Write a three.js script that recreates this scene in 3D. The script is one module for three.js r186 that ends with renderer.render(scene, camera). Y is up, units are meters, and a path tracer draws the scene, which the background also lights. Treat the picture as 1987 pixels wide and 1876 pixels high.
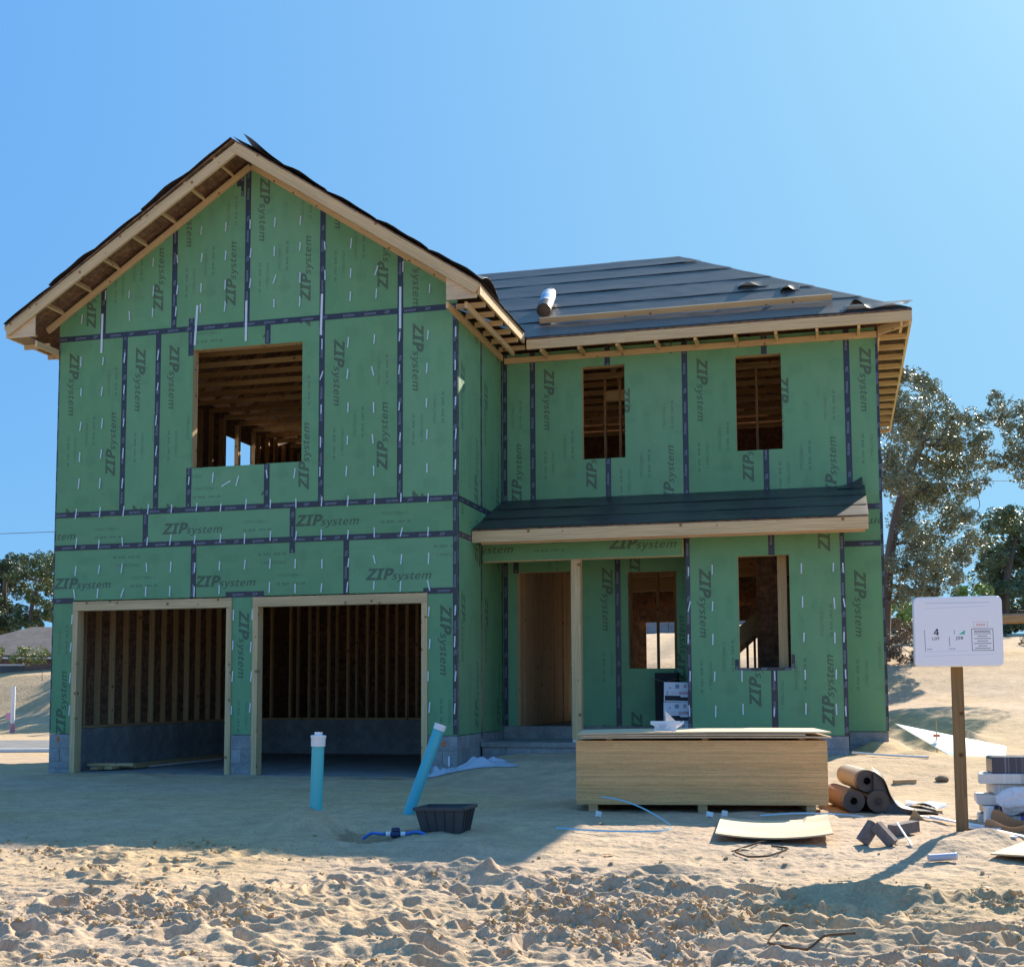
import * as THREE from 'three';
import { mergeGeometries } from 'three/addons/utils/BufferGeometryUtils.js';

// ---------------------------------------------------------------- camera, sky, sun, exposure
const scene = new THREE.Scene();
const camera = new THREE.PerspectiveCamera(2 * Math.atan(1134.39 / 2426.22) * 180 / Math.PI, 1987 / 2268.78, 0.1, 3000);
{
  const yaw = -0.256, pit = 0.0847, rol = -0.0047;
  const fw = new THREE.Vector3(Math.sin(yaw), 0, -Math.cos(yaw)), rt = new THREE.Vector3(Math.cos(yaw), 0, Math.sin(yaw)), up = new THREE.Vector3(0, 1, 0);
  const f2 = fw.clone().multiplyScalar(Math.cos(pit)).addScaledVector(up, Math.sin(pit));
  const u2 = up.clone().multiplyScalar(Math.cos(pit)).addScaledVector(fw, -Math.sin(pit));
  const r3 = rt.clone().multiplyScalar(Math.cos(rol)).addScaledVector(u2, Math.sin(rol));
  const u3 = u2.clone().multiplyScalar(Math.cos(rol)).addScaledVector(rt, -Math.sin(rol));
  camera.position.set(5.1725, 1.2017, 16.74);
  camera.quaternion.setFromRotationMatrix(new THREE.Matrix4().makeBasis(r3, u3, f2.negate()));
  camera.setViewOffset(1987, 2268.78, 0, 0, 1987, 1876);
}
const SUN = new THREE.Vector3(0.38, 0.72, -1).normalize();
{
  const W = 1024, Hh = 512, d = new Float32Array(W * Hh * 4), v = new THREE.Vector3();
  const mix = (a, b, t) => a + (b - a) * t;
  for (let j = 0; j < Hh; j++) for (let i = 0; i < W; i++) {
    const el = ((j + 0.5) / Hh - 0.5) * Math.PI, az = ((i + 0.5) / W - 0.5) * 2 * Math.PI;
    v.set(Math.cos(el) * Math.cos(az), Math.sin(el), Math.cos(el) * Math.sin(az));
    const cs = Math.max(-1, Math.min(1, v.dot(SUN)));
    const e = Math.max(0, Math.asin(Math.max(0, v.y))), hz = Math.exp(-e * 5.5), q = Math.exp((cs - 1) * 5), a2 = Math.exp((cs - 1) * 70);
    let r = 0.056 + 0.135 * q + 0.085 * hz + 0.16 * a2, g = 0.186 + 0.175 * q + 0.125 * hz + 0.15 * a2, b = 0.442 + 0.05 * q + 0.04 * hz + 0.12 * a2;
    if (v.y < 0) { const k = Math.min(1, -v.y * 6); r = mix(r, 0.2, k); g = mix(g, 0.18, k); b = mix(b, 0.15, k); }
    d.set([r, g, b, 1], (j * W + i) * 4);
  }
  const sky = new THREE.DataTexture(d, W, Hh, THREE.RGBAFormat, THREE.FloatType);
  sky.mapping = THREE.EquirectangularReflectionMapping; sky.magFilter = sky.minFilter = THREE.LinearFilter; sky.wrapS = THREE.RepeatWrapping; sky.needsUpdate = true;
  scene.background = sky; scene.environment = sky;
}
const sun = new THREE.DirectionalLight(0xfff3e0, 4.8);
sun.position.copy(SUN).multiplyScalar(60); sun.target.position.set(0, 0, 0); scene.add(sun, sun.target);
sun.castShadow = true; sun.shadow.mapSize.set(4096, 4096);
Object.assign(sun.shadow.camera, { left: -30, right: 30, top: 30, bottom: -30, near: 1, far: 140 });
const renderer = new THREE.WebGLRenderer({ antialias: true });
renderer.toneMapping = THREE.LinearToneMapping; renderer.toneMappingExposure = 2.0;
renderer.shadowMap.enabled = true; renderer.setSize(1024, 966);

// ---------------------------------------------------------------- helpers
let seed = 12345;
const rnd = () => { seed = (seed * 1664525 + 1013904223) >>> 0; return seed / 4294967296; };
const rr = (a, b) => a + (b - a) * rnd();
const V = (x, y, z) => new THREE.Vector3(x, y, z);
const clamp = (x, a, b) => Math.max(a, Math.min(b, x));
const sst = (a, b, x) => { const t = clamp((x - a) / (b - a), 0, 1); return t * t * (3 - 2 * t); };
const hsh = (x, y) => { let n = (x * 374761393 + y * 668265263) | 0; n = Math.imul(n ^ (n >>> 13), 1274126177); n ^= n >>> 16; return (n >>> 0) / 4294967296; };
function vn(x, y) {
  const xi = Math.floor(x), yi = Math.floor(y), fx = x - xi, fy = y - yi, u = fx * fx * (3 - 2 * fx), w = fy * fy * (3 - 2 * fy);
  const a = hsh(xi, yi), b = hsh(xi + 1, yi), c = hsh(xi, yi + 1), d = hsh(xi + 1, yi + 1);
  return a + (b - a) * u + (c - a) * w + (a - b - c + d) * u * w;
}
function fbm(x, y, o) { let s = 0, a = 0.5; for (let i = 0; i < o; i++) { s += a * (vn(x, y) - 0.5); const t = x * 1.62 + y * 1.22 + 17.1; y = y * 1.62 - x * 1.22 + 9.7; x = t; a *= 0.5; } return s * 2; }
function interp(x, xs, ys) { if (x <= xs[0]) return ys[0]; for (let i = 1; i < xs.length; i++) if (x <= xs[i]) { const t = (x - xs[i - 1]) / (xs[i] - xs[i - 1]); return ys[i - 1] + (ys[i] - ys[i - 1]) * t * t * (3 - 2 * t); } return ys[ys.length - 1]; }
const used = {};
function uniq(n) { used[n] = (used[n] || 0) + 1; return used[n] === 1 ? n : n + '_' + String(used[n] - 1).padStart(3, '0'); }
function shade(m) { m.castShadow = true; m.receiveShadow = true; return m; }
function add(parent, name, geo, mat) { const m = shade(new THREE.Mesh(geo, mat)); m.name = name; parent.add(m); return m; }
function grp(parent, name) { const g = new THREE.Group(); g.name = name; parent.add(g); return g; }
function tag(o, label, category, group) { o.userData.label = label; o.userData.category = category; if (group) o.userData.group = group; return o; }
function thing(name, label, category, group) { const g = new THREE.Group(); g.name = uniq(name); scene.add(g); return tag(g, label, category, group); }
function solo(name, label, category, geo, mat, group) { const m = shade(new THREE.Mesh(geo, mat)); m.name = uniq(name); scene.add(m); return tag(m, label, category, group); }
function struct(name, geo, mat) { const m = shade(new THREE.Mesh(geo, mat)); m.name = name; m.userData.kind = 'structure'; scene.add(m); return m; }
// box with uv in metres, u along the longest side
function boxG(x0, x1, y0, y1, z0, z1, ox = rnd() * 3, oy = rnd()) {
  const sx = x1 - x0, sy = y1 - y0, sz = z1 - z0, g = new THREE.BoxGeometry(sx, sy, sz);
  const L = sx >= sy && sx >= sz ? 0 : (sy >= sz ? 1 : 2), p = g.attributes.position, n = g.attributes.normal, uv = g.attributes.uv;
  for (let i = 0; i < p.count; i++) {
    const c = [p.getX(i), p.getY(i), p.getZ(i)], nn = [n.getX(i), n.getY(i), n.getZ(i)], ax = nn.findIndex(v => Math.abs(v) > 0.5);
    const o = [0, 1, 2].filter(k => k !== ax); const a = o.includes(L) ? L : o[0], b = o.find(k => k !== a);
    uv.setXY(i, c[a] + ox, c[b] + oy);
  }
  g.translate((x0 + x1) / 2, (y0 + y1) / 2, (z0 + z1) / 2); return g;
}
// timber from A to B: width w (sideways), height h (along up)
function beamG(A, B, w, h, up = V(0, 1, 0)) {
  const L = A.distanceTo(B), g = boxG(-L / 2, L / 2, -h / 2, h / 2, -w / 2, w / 2);
  const x = B.clone().sub(A).normalize(), z = x.clone().cross(up).normalize(), y = z.clone().cross(x);
  g.applyMatrix4(new THREE.Matrix4().makeBasis(x, y, z).setPosition(A.clone().add(B).multiplyScalar(0.5))); return g;
}
// closed curved sheet: fn(u,v)->Vector3, thickness t
function sheetG(nu, nv, fn, t = 0.002, su = 1, sv = 1) {
  const P = [], uvs = [], idx = [], N = (nu + 1) * (nv + 1), T = [], e = 1e-3;
  for (let j = 0; j <= nv; j++) for (let i = 0; i <= nu; i++) {
    const u = i / nu, v = j / nv, p = fn(u, v), a = fn(Math.min(1, u + e), v).sub(fn(Math.max(0, u - e), v)), b = fn(u, Math.min(1, v + e)).sub(fn(u, Math.max(0, v - e)));
    const n = a.cross(b).normalize(); P.push(p.x, p.y, p.z); T.push(p.x - n.x * t, p.y - n.y * t, p.z - n.z * t); uvs.push(u * su, v * sv);
  }
  const id = (i, j) => j * (nu + 1) + i;
  for (let j = 0; j < nv; j++) for (let i = 0; i < nu; i++) {
    const a = id(i, j), b = id(i + 1, j), c = id(i + 1, j + 1), d = id(i, j + 1);
    idx.push(a, b, c, a, c, d, N + a, N + c, N + b, N + a, N + d, N + c);
  }
  const rim = (a, b) => idx.push(a, N + a, b, b, N + a, N + b);
  for (let i = 0; i < nu; i++) { rim(id(i, 0), id(i + 1, 0)); rim(id(i + 1, nv), id(i, nv)); }
  for (let j = 0; j < nv; j++) { rim(id(0, j + 1), id(0, j)); rim(id(nu, j), id(nu, j + 1)); }
  const g = new THREE.BufferGeometry();
  g.setAttribute('position', new THREE.Float32BufferAttribute(P.concat(T), 3)); g.setAttribute('uv', new THREE.Float32BufferAttribute(uvs.concat(uvs), 2)); g.setIndex(idx);
  const ni = g.toNonIndexed(); ni.computeVertexNormals(); return t > 0.004 ? ni : (g.computeVertexNormals(), g);
}
// flat polygon slab (3D points in order, top side up), thickness t downwards
function slabG(pts, t) {
  const n = pts[1].clone().sub(pts[0]).cross(pts[2].clone().sub(pts[0])).normalize(); if (n.y < 0) { pts = pts.slice().reverse(); n.negate(); }
  const P = [], U = [], push = (p) => { P.push(p.x, p.y, p.z); U.push(p.x, p.z); };
  const low = pts.map(p => p.clone().addScaledVector(n, -t)), m = pts.length;
  for (let i = 1; i < m - 1; i++) { push(pts[0]); push(pts[i]); push(pts[i + 1]); push(low[0]); push(low[i + 1]); push(low[i]); }
  for (let i = 0; i < m; i++) { const k = (i + 1) % m; push(pts[i]); push(low[i]); push(pts[k]); push(pts[k]); push(low[i]); push(low[k]); }
  const g = new THREE.BufferGeometry(); g.setAttribute('position', new THREE.Float32BufferAttribute(P, 3)); g.setAttribute('uv', new THREE.Float32BufferAttribute(U, 2)); g.computeVertexNormals(); return g;
}
function tubeG(pts, r, seg = 24, rad = 8, closed = false) { return new THREE.TubeGeometry(new THREE.CatmullRomCurve3(pts), seg, r, rad, closed); }

// ---------------------------------------------------------------- textures and materials
function dataTex(w, h, fn, srgb = true) {
  const d = new Uint8Array(w * h * 4);
  for (let j = 0; j < h; j++) for (let i = 0; i < w; i++) { const c = fn(i / w, j / h, i, j), k = (j * w + i) * 4; d[k] = clamp(c[0], 0, 255); d[k + 1] = clamp(c[1], 0, 255); d[k + 2] = clamp(c[2], 0, 255); d[k + 3] = 255; }
  const t = new THREE.DataTexture(d, w, h); t.wrapS = t.wrapT = THREE.RepeatWrapping; t.magFilter = THREE.LinearFilter; t.minFilter = THREE.LinearMipmapLinearFilter; t.generateMipmaps = true;
  if (srgb) t.colorSpace = THREE.SRGBColorSpace; t.needsUpdate = true; return t;
}
function lumberTex(base, amp, knots) {
  const kn = []; for (let i = 0; i < knots; i++) kn.push([rnd(), rnd(), rr(0.008, 0.02)]);
  return dataTex(512, 128, (u, v) => {
    let w = v * 9 + 0.5 * fbm(u * 3, v * 3, 3), s = Math.sin(w * 9 + 3 * fbm(u * 2, v * 8, 2)) * 0.5, f = fbm(u * 8, v * 120, 3), k = 0;
    for (const q of kn) { const dx = (u - q[0]) * 2.2, dy = (v - q[1]) * 0.5, d = Math.sqrt(dx * dx + dy * dy) / q[2]; if (d < 1.6) k = Math.max(k, 1 - sst(0.5, 1.6, d)); }
    const m = 1 + amp * (s * 0.45 + f * 1.1) + 0.12 * fbm(u * 2, v * 2, 2); return base.map((c, i) => c * m * (1 - k * (0.35 + 0.12 * i)));
  });
}
const woodT = lumberTex([206, 176, 130], 0.13, 9), woodT2 = lumberTex([188, 152, 108], 0.16, 7);
for (const t of [woodT, woodT2]) t.repeat.set(1 / 2.2, 1 / 0.5);
const M = {};
const std = (o) => new THREE.MeshStandardMaterial(o);
M.wood = std({ map: woodT, roughness: 0.8 }); M.wood2 = std({ map: woodT2, roughness: 0.85 });
const osbT = dataTex(256, 256, (u, v) => { const a = fbm(u * 40, v * 14, 3), b = fbm(u * 16, v * 44, 3), m = 1 + 0.28 * (a + b) + 0.1 * fbm(u * 4, v * 4, 2); return [130 * m, 99 * m, 76 * m]; }); osbT.repeat.set(0.8, 0.8);
M.osb = std({ map: osbT, roughness: 0.85 });
const plyT = dataTex(512, 256, (u, v) => { const f = fbm(u * 6, v * 90, 4), w = fbm(u * 3 + 4, v * 6, 3), m = 1 + 0.1 * f + 0.1 * w; return [212 * m, 185 * m, 148 * m]; }); plyT.repeat.set(0.8, 0.8);
M.ply = std({ map: plyT, roughness: 0.75 });
const edgeT = dataTex(512, 512, (u, v) => { const l = fbm(u * 5, v * 160, 2), q = fbm(u * 60, v * 90, 3), h = fbm(3, v * 60, 2), m = 1 + 0.13 * l + 0.07 * q + 0.1 * h; return [224 * m, 178 * m, 120 * m]; });
M.plyEdge = std({ map: edgeT, roughness: 0.85 });
// sheathing print: sheet 1.2192 x 2.4384 m
function sheetTex() {
  const W = 512, Hh = 1024, c = document.createElement('canvas'); c.width = W; c.height = Hh; const x = c.getContext('2d'), S = W / 1.2192;
  x.fillStyle = 'rgb(112,164,120)'; x.fillRect(0, 0, W, Hh);
  for (let i = 0; i < 2600; i++) { const s = rr(1, 3); x.fillStyle = rnd() < 0.5 ? `rgba(50,90,65,${rr(0.05, 0.22)})` : `rgba(150,190,150,${rr(0.04, 0.16)})`; x.fillRect(rnd() * W, rnd() * Hh, s, s * rr(1, 2.5)); }
  for (let i = 0; i < 130; i++) { x.fillStyle = rnd() < 0.5 ? `rgba(70,110,80,${rr(0.03, 0.08)})` : `rgba(130,165,120,${rr(0.03, 0.08)})`; x.beginPath(); x.ellipse(rnd() * W, rnd() * Hh, rr(15, 70), rr(20, 120), 0, 0, 7); x.fill(); }
  const ink = 'rgba(60,56,54,0.5)', ink2 = 'rgba(60,62,58,0.34)';
  const logo = () => { x.scale(1.18, 1); x.textBaseline = 'middle'; x.fillStyle = ink; x.font = 'italic bold 94px sans-serif'; x.fillText('ZIP', 0, 0); x.lineWidth = 3; x.strokeStyle = ink; x.strokeText('ZIP', 0, 0); const w = x.measureText('ZIP').width; x.font = 'italic bold 62px sans-serif'; x.fillText('system', w - 4, 12); };
  const small = (n) => { x.fillStyle = ink2; x.font = 'bold 25px sans-serif'; x.fillText('STRUCTURAL 1', 0, -24); for (let k = 0; k < 15; k++) if (k % 5 !== 2) x.fillRect(k * 13, 12, 7 + 3 * (k % 2), 15); };
  const put = (mx, mTop, down, f) => { x.save(); x.translate(mx * S, mTop * S); x.rotate(down ? Math.PI / 2 : -Math.PI / 2); f(); x.restore(); };
  put(0.27, 0.22, true, logo); put(0.25, 1.55, true, small); put(0.95, 2.2, false, logo); put(0.97, 0.95, false, small); put(0.6, 1.7, false, small);
  const t = new THREE.CanvasTexture(c); t.colorSpace = THREE.SRGBColorSpace; t.wrapS = t.wrapT = THREE.RepeatWrapping; t.anisotropy = 8; t.repeat.set(1 / 1.2192, 1 / 2.4384); return t;
}
const zipT = sheetTex(); M.zips = [0xffffff, 0xf4f6f0, 0xf6fbf8, 0xeef4ea].map(c => std({ map: zipT, color: c, roughness: 0.62 })); let zipN = 0;
function tapeTex() {
  const W = 1024, Hh = 64, c = document.createElement('canvas'); c.width = W; c.height = Hh; const x = c.getContext('2d');
  x.fillStyle = 'rgb(52,54,66)'; x.fillRect(0, 0, W, Hh);
  for (let i = 0; i < 900; i++) { x.fillStyle = rnd() < 0.5 ? `rgba(20,20,28,${rr(0.1, 0.4)})` : `rgba(120,124,140,${rr(0.05, 0.3)})`; x.fillRect(rnd() * W, rnd() * Hh, rr(2, 26), rr(1, 4)); }
  for (let k = 0; k < 5; k++) { x.save(); x.translate(k * 205 + rr(0, 30), 32); x.fillStyle = 'rgba(150,156,176,0.75)'; x.font = 'italic bold 34px sans-serif'; x.textBaseline = 'middle'; x.fillText(k % 2 ? 'ZIP' : 'system', 0, 0); x.restore(); }
  const t = new THREE.CanvasTexture(c); t.colorSpace = THREE.SRGBColorSpace; t.wrapS = t.wrapT = THREE.RepeatWrapping; t.repeat.set(1 / 1.6, 1 / 0.1); return t;
}
M.tape = std({ map: tapeTex(), roughness: 0.38 });
M.galv = std({ color: 0xe2e4e6, metalness: 0.3, roughness: 0.38 });
const conT = dataTex(256, 256, (u, v) => { const m = 1 + 0.16 * fbm(u * 8, v * 8, 4) + 0.14 * fbm(u * 70, v * 70, 2); return [150 * m, 150 * m, 150 * m]; }); conT.repeat.set(0.7, 0.7);
M.block = std({ map: conT, roughness: 0.95 }); M.mortar = std({ map: conT, color: 0xe6e4de, roughness: 0.95 });
M.slab = std({ map: conT, color: 0xf2efe8, roughness: 0.9 });
const feltT = dataTex(512, 256, (u, v) => { const m = 1 + 0.35 * fbm(u * 5, v * 5, 4) + 0.25 * fbm(u * 90, v * 60, 2); return [70 * m, 62 * m, 58 * m]; }); feltT.repeat.set(0.5, 1);
M.felt = std({ map: feltT, roughness: 0.42, side: THREE.DoubleSide });
M.white = std({ color: 0xe9e9ea, roughness: 0.45 }); M.paper = std({ color: 0xe2e0dc, roughness: 0.8, side: THREE.DoubleSide });
M.cardboard = std({ color: 0xa88462, roughness: 0.9, side: THREE.DoubleSide });
const sandT = dataTex(512, 512, (u, v) => { const m = 1 + 0.1 * fbm(u * 12, v * 12, 4) + 0.16 * (hsh(u * 512 | 0, v * 512 | 0) - 0.5) + 0.1 * fbm(u * 120, v * 120, 2); return [190 * m, 169 * m, 136 * m]; }); sandT.repeat.set(0.6, 0.6);
const sandB = dataTex(512, 512, (u, v) => { const h = 128 + 110 * fbm(u * 24, v * 24, 5) + 26 * (hsh(u * 512 | 0, (v * 512 | 0) + 77) - 0.5); return [h, h, h]; }, false); sandB.repeat.set(0.9, 0.9);
M.sand = std({ map: sandT, vertexColors: true, roughness: 0.97, bumpMap: sandB, bumpScale: 0.016 });

// ---------------------------------------------------------------- ground
function baseH(x, z) {
  let f = 0;                                              // in front of the house
  if (z > 4) f = -sst(4, 11, z) * (0.12 + 0.2 * sst(0, 5, x)) - 0.1 * sst(10, 16, z);
  const porch = 0.30 * sst(2.4, -0.9, z) * sst(-0.6, 0.7, x);
  const right = interp(-z, [-1, 2.44, 5, 10, 20, 30, 60], [0, 0.05, 0.18, 0.8, 2.2, 3.2, 3.6]);
  const behind = interp(-z, [9, 12, 17, 30, 60], [0.0, 0.5, 1.75, 3.2, 3.6]);
  const zl = -12 - 5.5 * sst(-8, -19, x), left = interp(zl - z, [0, 1.5, 8, 16, 40], [0, 0.25, 2.2, 2.6, 3.0]);
  const wr = sst(4.6, 6.6, x), wl = sst(-5.5, -9, x);
  let back = behind * (1 - wr) * (1 - wl) + right * wr + left * wl;
  let h = f + Math.max(porch * (1 - wr * sst(-0.5, -3, z)), 0) + back;
  h += 0.34 * Math.exp(-((x - 5.85) ** 2 / 0.2 + (z + 2.9) ** 2 / 0.8));          // earth heaped at the wall corner
  return h;
}
const feet = []; seed = 99;
for (let i = 0; i < 460; i++) { const z = rr(6.6, 12.4); feet.push([rr(-2.5, 8), z, rr(0, 3.14), rr(0.09, 0.17), rr(0.05, 0.09), rr(0.016, 0.042) * sst(6.2, 9, z) + 0.006]); }
const damp = [[1.15, 6.2, 0.42, 0.22, 0.62], [-1.0, 0.35, 0.6, 0.16, 0.6], [1.45, 6.1, 0.25, 0.15, 0.6], [-4.6, 0.5, 0.5, 0.18, 0.8]];
const mounds = [[0.40, 6.0, 0.36, 0.17], [1.15, 6.25, 0.32, -0.05], [2.2, 7.0, 0.4, 0.06], [6.3, 5.75, 0.28, 0.1], [0.95, 6.2, 0.3, -0.06], [1.2, 6.55, 0.45, -0.05], [-4.7, 0.6, 0.5, 0.05], [-1.3, 1.2, 0.4, 0.04], [1.4, 0.4, 0.8, 0.04],
  [6.6, -3.4, 0.5, 0.12], [7.1, -6.2, 0.6, 0.25], [6.2, -1.4, 0.4, 0.1], [5.6, -2.2, 0.3, 0.1], [6.0, 6.1, 0.35, 0.07]];
const cell = new Map(); feet.forEach((f, i) => { for (let a = -1; a <= 1; a++) for (let b = -1; b <= 1; b++) { const k = Math.floor(f[0] / 0.4) + a + ',' + (Math.floor(f[1] / 0.4) + b); if (!cell.has(k)) cell.set(k, []); cell.get(k).push(f); } });
const inHouse = (x, z, m = 0) => (x > -6.5 + m && x < 5.84 - m && z < -2.45 - m && z > -9.6 + m) || (x > -6.5 + m && x < 0 - m && z < -0.02 - m && z > -9.6 + m) || (x > 3.06 + m && x < 5.27 - m && z < -1.24 - m && z > -3);
function ground(x, z) {
  let h = baseH(x, z);
  if (inHouse(x, z, 0.12)) return Math.min(h, -0.12);
  if (x > -0.05 && x < 3.2 && z < -1.25 && z > -3) return Math.min(h, 0.25);
  for (const m of mounds) { const dx = x - m[0], dz = z - m[1], q = (dx * dx + dz * dz) / (m[2] * m[2]); if (q < 5) h += m[3] * Math.exp(-q * 1.5); }
  const far = sst(40, 14, Math.hypot(x - 3, z - 6));
  const rough = 0.3 + 0.7 * sst(7.0, 8.5, z - 1.5 * sst(2.6, 0.2, x) + 0.5 * fbm(x * 0.6, z * 0.6, 2));
  const det = sst(-1, 5.5, z) * far;
  if (z > 2 && z < 14 && x > -6 && x < 11) {
    const wx = x + 0.12 * fbm(x * 2.3, z * 2.3 + 5, 2), wz = z + 0.10 * fbm(x * 2.6 + 9, z * 2.6, 2);
    let n = 0.045 * fbm(x * 0.9 + 3, z * 1.3, 2) * rough;
    n += 0.046 * rough * fbm(wx * 2.8, wz * 6.0, 5);
    const rg = 1 - Math.abs(fbm(wx * 3.1 + 40, wz * 6.4 + 7, 3)) * 3.2; n += 0.017 * rough * Math.max(0, rg);
    const mk = sst(0.0, 0.28, fbm(x * 0.8 + 7, z * 1.5 + 3, 3)); n += 0.085 * rough * (0.1 + 0.9 * mk) * Math.abs(fbm(wx * 11, wz * 15, 3));
    n += 0.018 * (0.3 + rough) * fbm(wx * 15, wz * 21, 3) + 0.012 * (0.5 + rough) * fbm(x * 4.5, z * 9, 2);
    // wheel ruts that run across the view
    const zr = 9.12 + 0.12 * Math.sin(x * 0.9) + 0.18 * (x - 5) * 0.2, k = sst(3.4, 5.0, x);
    for (const [o, w, a] of [[-0.25, 0.06, -0.05], [-0.40, 0.05, 0.045], [-0.1, 0.045, 0.04], [0.12, 0.05, -0.04], [0.26, 0.05, 0.04], [0.42, 0.05, -0.04], [0.56, 0.05, 0.035]]) { const q = (z - zr - o) / w; n += k * a * Math.exp(-q * q); }
    // long churned ridges
    for (const [cx, cz, lx, a] of [[2.6, 7.9, 0.5, 0.085], [3.95, 7.3, 0.45, 0.06], [4.0, 7.95, 0.45, 0.08], [5.4, 7.9, 0.55, 0.075], [1.3, 9.3, 0.4, 0.06], [3.75, 8.9, 0.35, 0.055], [2.2, 8.7, 0.3, 0.05], [4.9, 8.4, 0.4, 0.05]]) {
      const q = ((x - cx) / lx) ** 2 + ((z - cz - 0.06 * Math.sin(x * 7)) / 0.13) ** 2, q2 = ((x - cx) / lx) ** 2 + ((z - cz - 0.28) / 0.14) ** 2; n += a * Math.exp(-q) * (0.75 + 0.5 * vn(x * 9, z * 9)) - a * 0.5 * Math.exp(-q2); }
    const fs = cell.get(Math.floor(x / 0.4) + ',' + Math.floor(z / 0.4));
    if (fs) for (const f of fs) { const dx = x - f[0], dz = z - f[1], c = Math.cos(f[2]), s = Math.sin(f[2]), a = (dx * c + dz * s) / f[3], b = (-dx * s + dz * c) / f[4], q = a * a + b * b; if (q < 4) n += f[5] * (-1.2 * Math.exp(-q * 1.6) + 0.75 * Math.exp(-((Math.sqrt(q) - 1.15) ** 2) * 9)); }
    h += n * det;
  }
  if (z <= 5) h += 0.02 * fbm(x * 3, z * 3, 3) * sst(6, 2, z) + 0.05 * fbm(x * 0.7, z * 0.7, 3) * sst(-1, -6, z);
  h += far < 1 ? 0.35 * (1 - far) * fbm(x * 0.12, z * 0.12, 3) : 0;
  const rd = (x + 7.4) * 0.0; if (x < -7 && z < -2 && z > -12) h = Math.min(h, -0.06) + rd;
  return h;
}
{
  const lines = (segs) => { const o = []; for (const [a, b, n] of segs) for (let i = 0; i < n; i++) o.push(a + (b - a) * i / n); o.push(segs[segs.length - 1][1]); return o; };
  const geo = (a, b, n) => { const o = []; for (let i = 0; i < n; i++) { const t0 = (Math.pow(60, i / n) - 1) / 59, t1 = (Math.pow(60, (i + 1) / n) - 1) / 59; o.push([a + (b - a) * t0, a + (b - a) * t1, 1]); } return o; };
  const rev = (a, b, n) => geo(b, a, n).reverse().map(([p, q]) => [q, p, 1]);
  const xs = lines([...rev(-900, -12, 40), [-12, -3.4, 80], [-3.4, -1, 90], [-1, 8.2, 560], [8.2, 8.6, 10], [8.6, 14, 40], ...geo(14, 900, 40)]);
  const zs = lines([...rev(-1200, -24, 40), [-24, -3, 110], [-3, 4, 110], [4, 7.4, 140], [7.4, 12.2, 370], [12.2, 12.6, 6], [12.6, 20, 20], ...geo(20, 900, 24)]);
  const nx = xs.length, nz = zs.length, P = new Float32Array(nx * nz * 3), C = new Float32Array(nx * nz * 3), U = new Float32Array(nx * nz * 2), I = new Uint32Array((nx - 1) * (nz - 1) * 6);
  let k = 0;
  for (let j = 0; j < nz; j++) for (let i = 0; i < nx; i++) {
    const x = xs[i], z = zs[j], q = j * nx + i; P[q * 3] = x; P[q * 3 + 1] = ground(x, z); P[q * 3 + 2] = z; U[q * 2] = x; U[q * 2 + 1] = z;
    const a = 0.45 + 1.3 * fbm(x * 0.35 + 8, z * 0.5, 5), b = fbm(x * 2.2, z * 3, 4) + 0.7 * fbm(x * 0.9 + 31, z * 1.4, 3), t = clamp(a, 0, 1);
    let dk = 1; if (z > -1 && z < 8 && x > -6 && x < 3) for (const d of damp) { const e = ((x - d[0]) / d[2]) ** 2 + ((z - d[1]) / d[3]) ** 2 + 0.9 * fbm(x * 6, z * 9, 3); if (e < 1) dk = Math.min(dk, d[4] + (1 - d[4]) * sst(0.75, 1, e)); }
    C[q * 3] = 1 * (0.92 + 0.1 * b); C[q * 3 + 1] = (0.93 - 0.03 * t) * (0.93 + 0.1 * b); C[q * 3 + 2] = (0.98 - 0.22 * t) * (0.93 + 0.1 * b); C[q * 3] *= dk; C[q * 3 + 1] *= dk * (dk < 1 ? 0.97 : 1); C[q * 3 + 2] *= dk * (dk < 1 ? 0.92 : 1);
  }
  for (let j = 0; j < nz - 1; j++) for (let i = 0; i < nx - 1; i++) { const a = j * nx + i, b = a + 1, c = a + nx, d = c + 1; I.set([a, c, b, b, c, d], k); k += 6; }
  const g = new THREE.BufferGeometry(); g.setAttribute('position', new THREE.BufferAttribute(P, 3)); g.setAttribute('color', new THREE.BufferAttribute(C, 3)); g.setAttribute('uv', new THREE.BufferAttribute(U, 2)); g.setIndex(new THREE.BufferAttribute(I, 1)); g.computeVertexNormals();
  struct('ground', g, M.sand);
}
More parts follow.
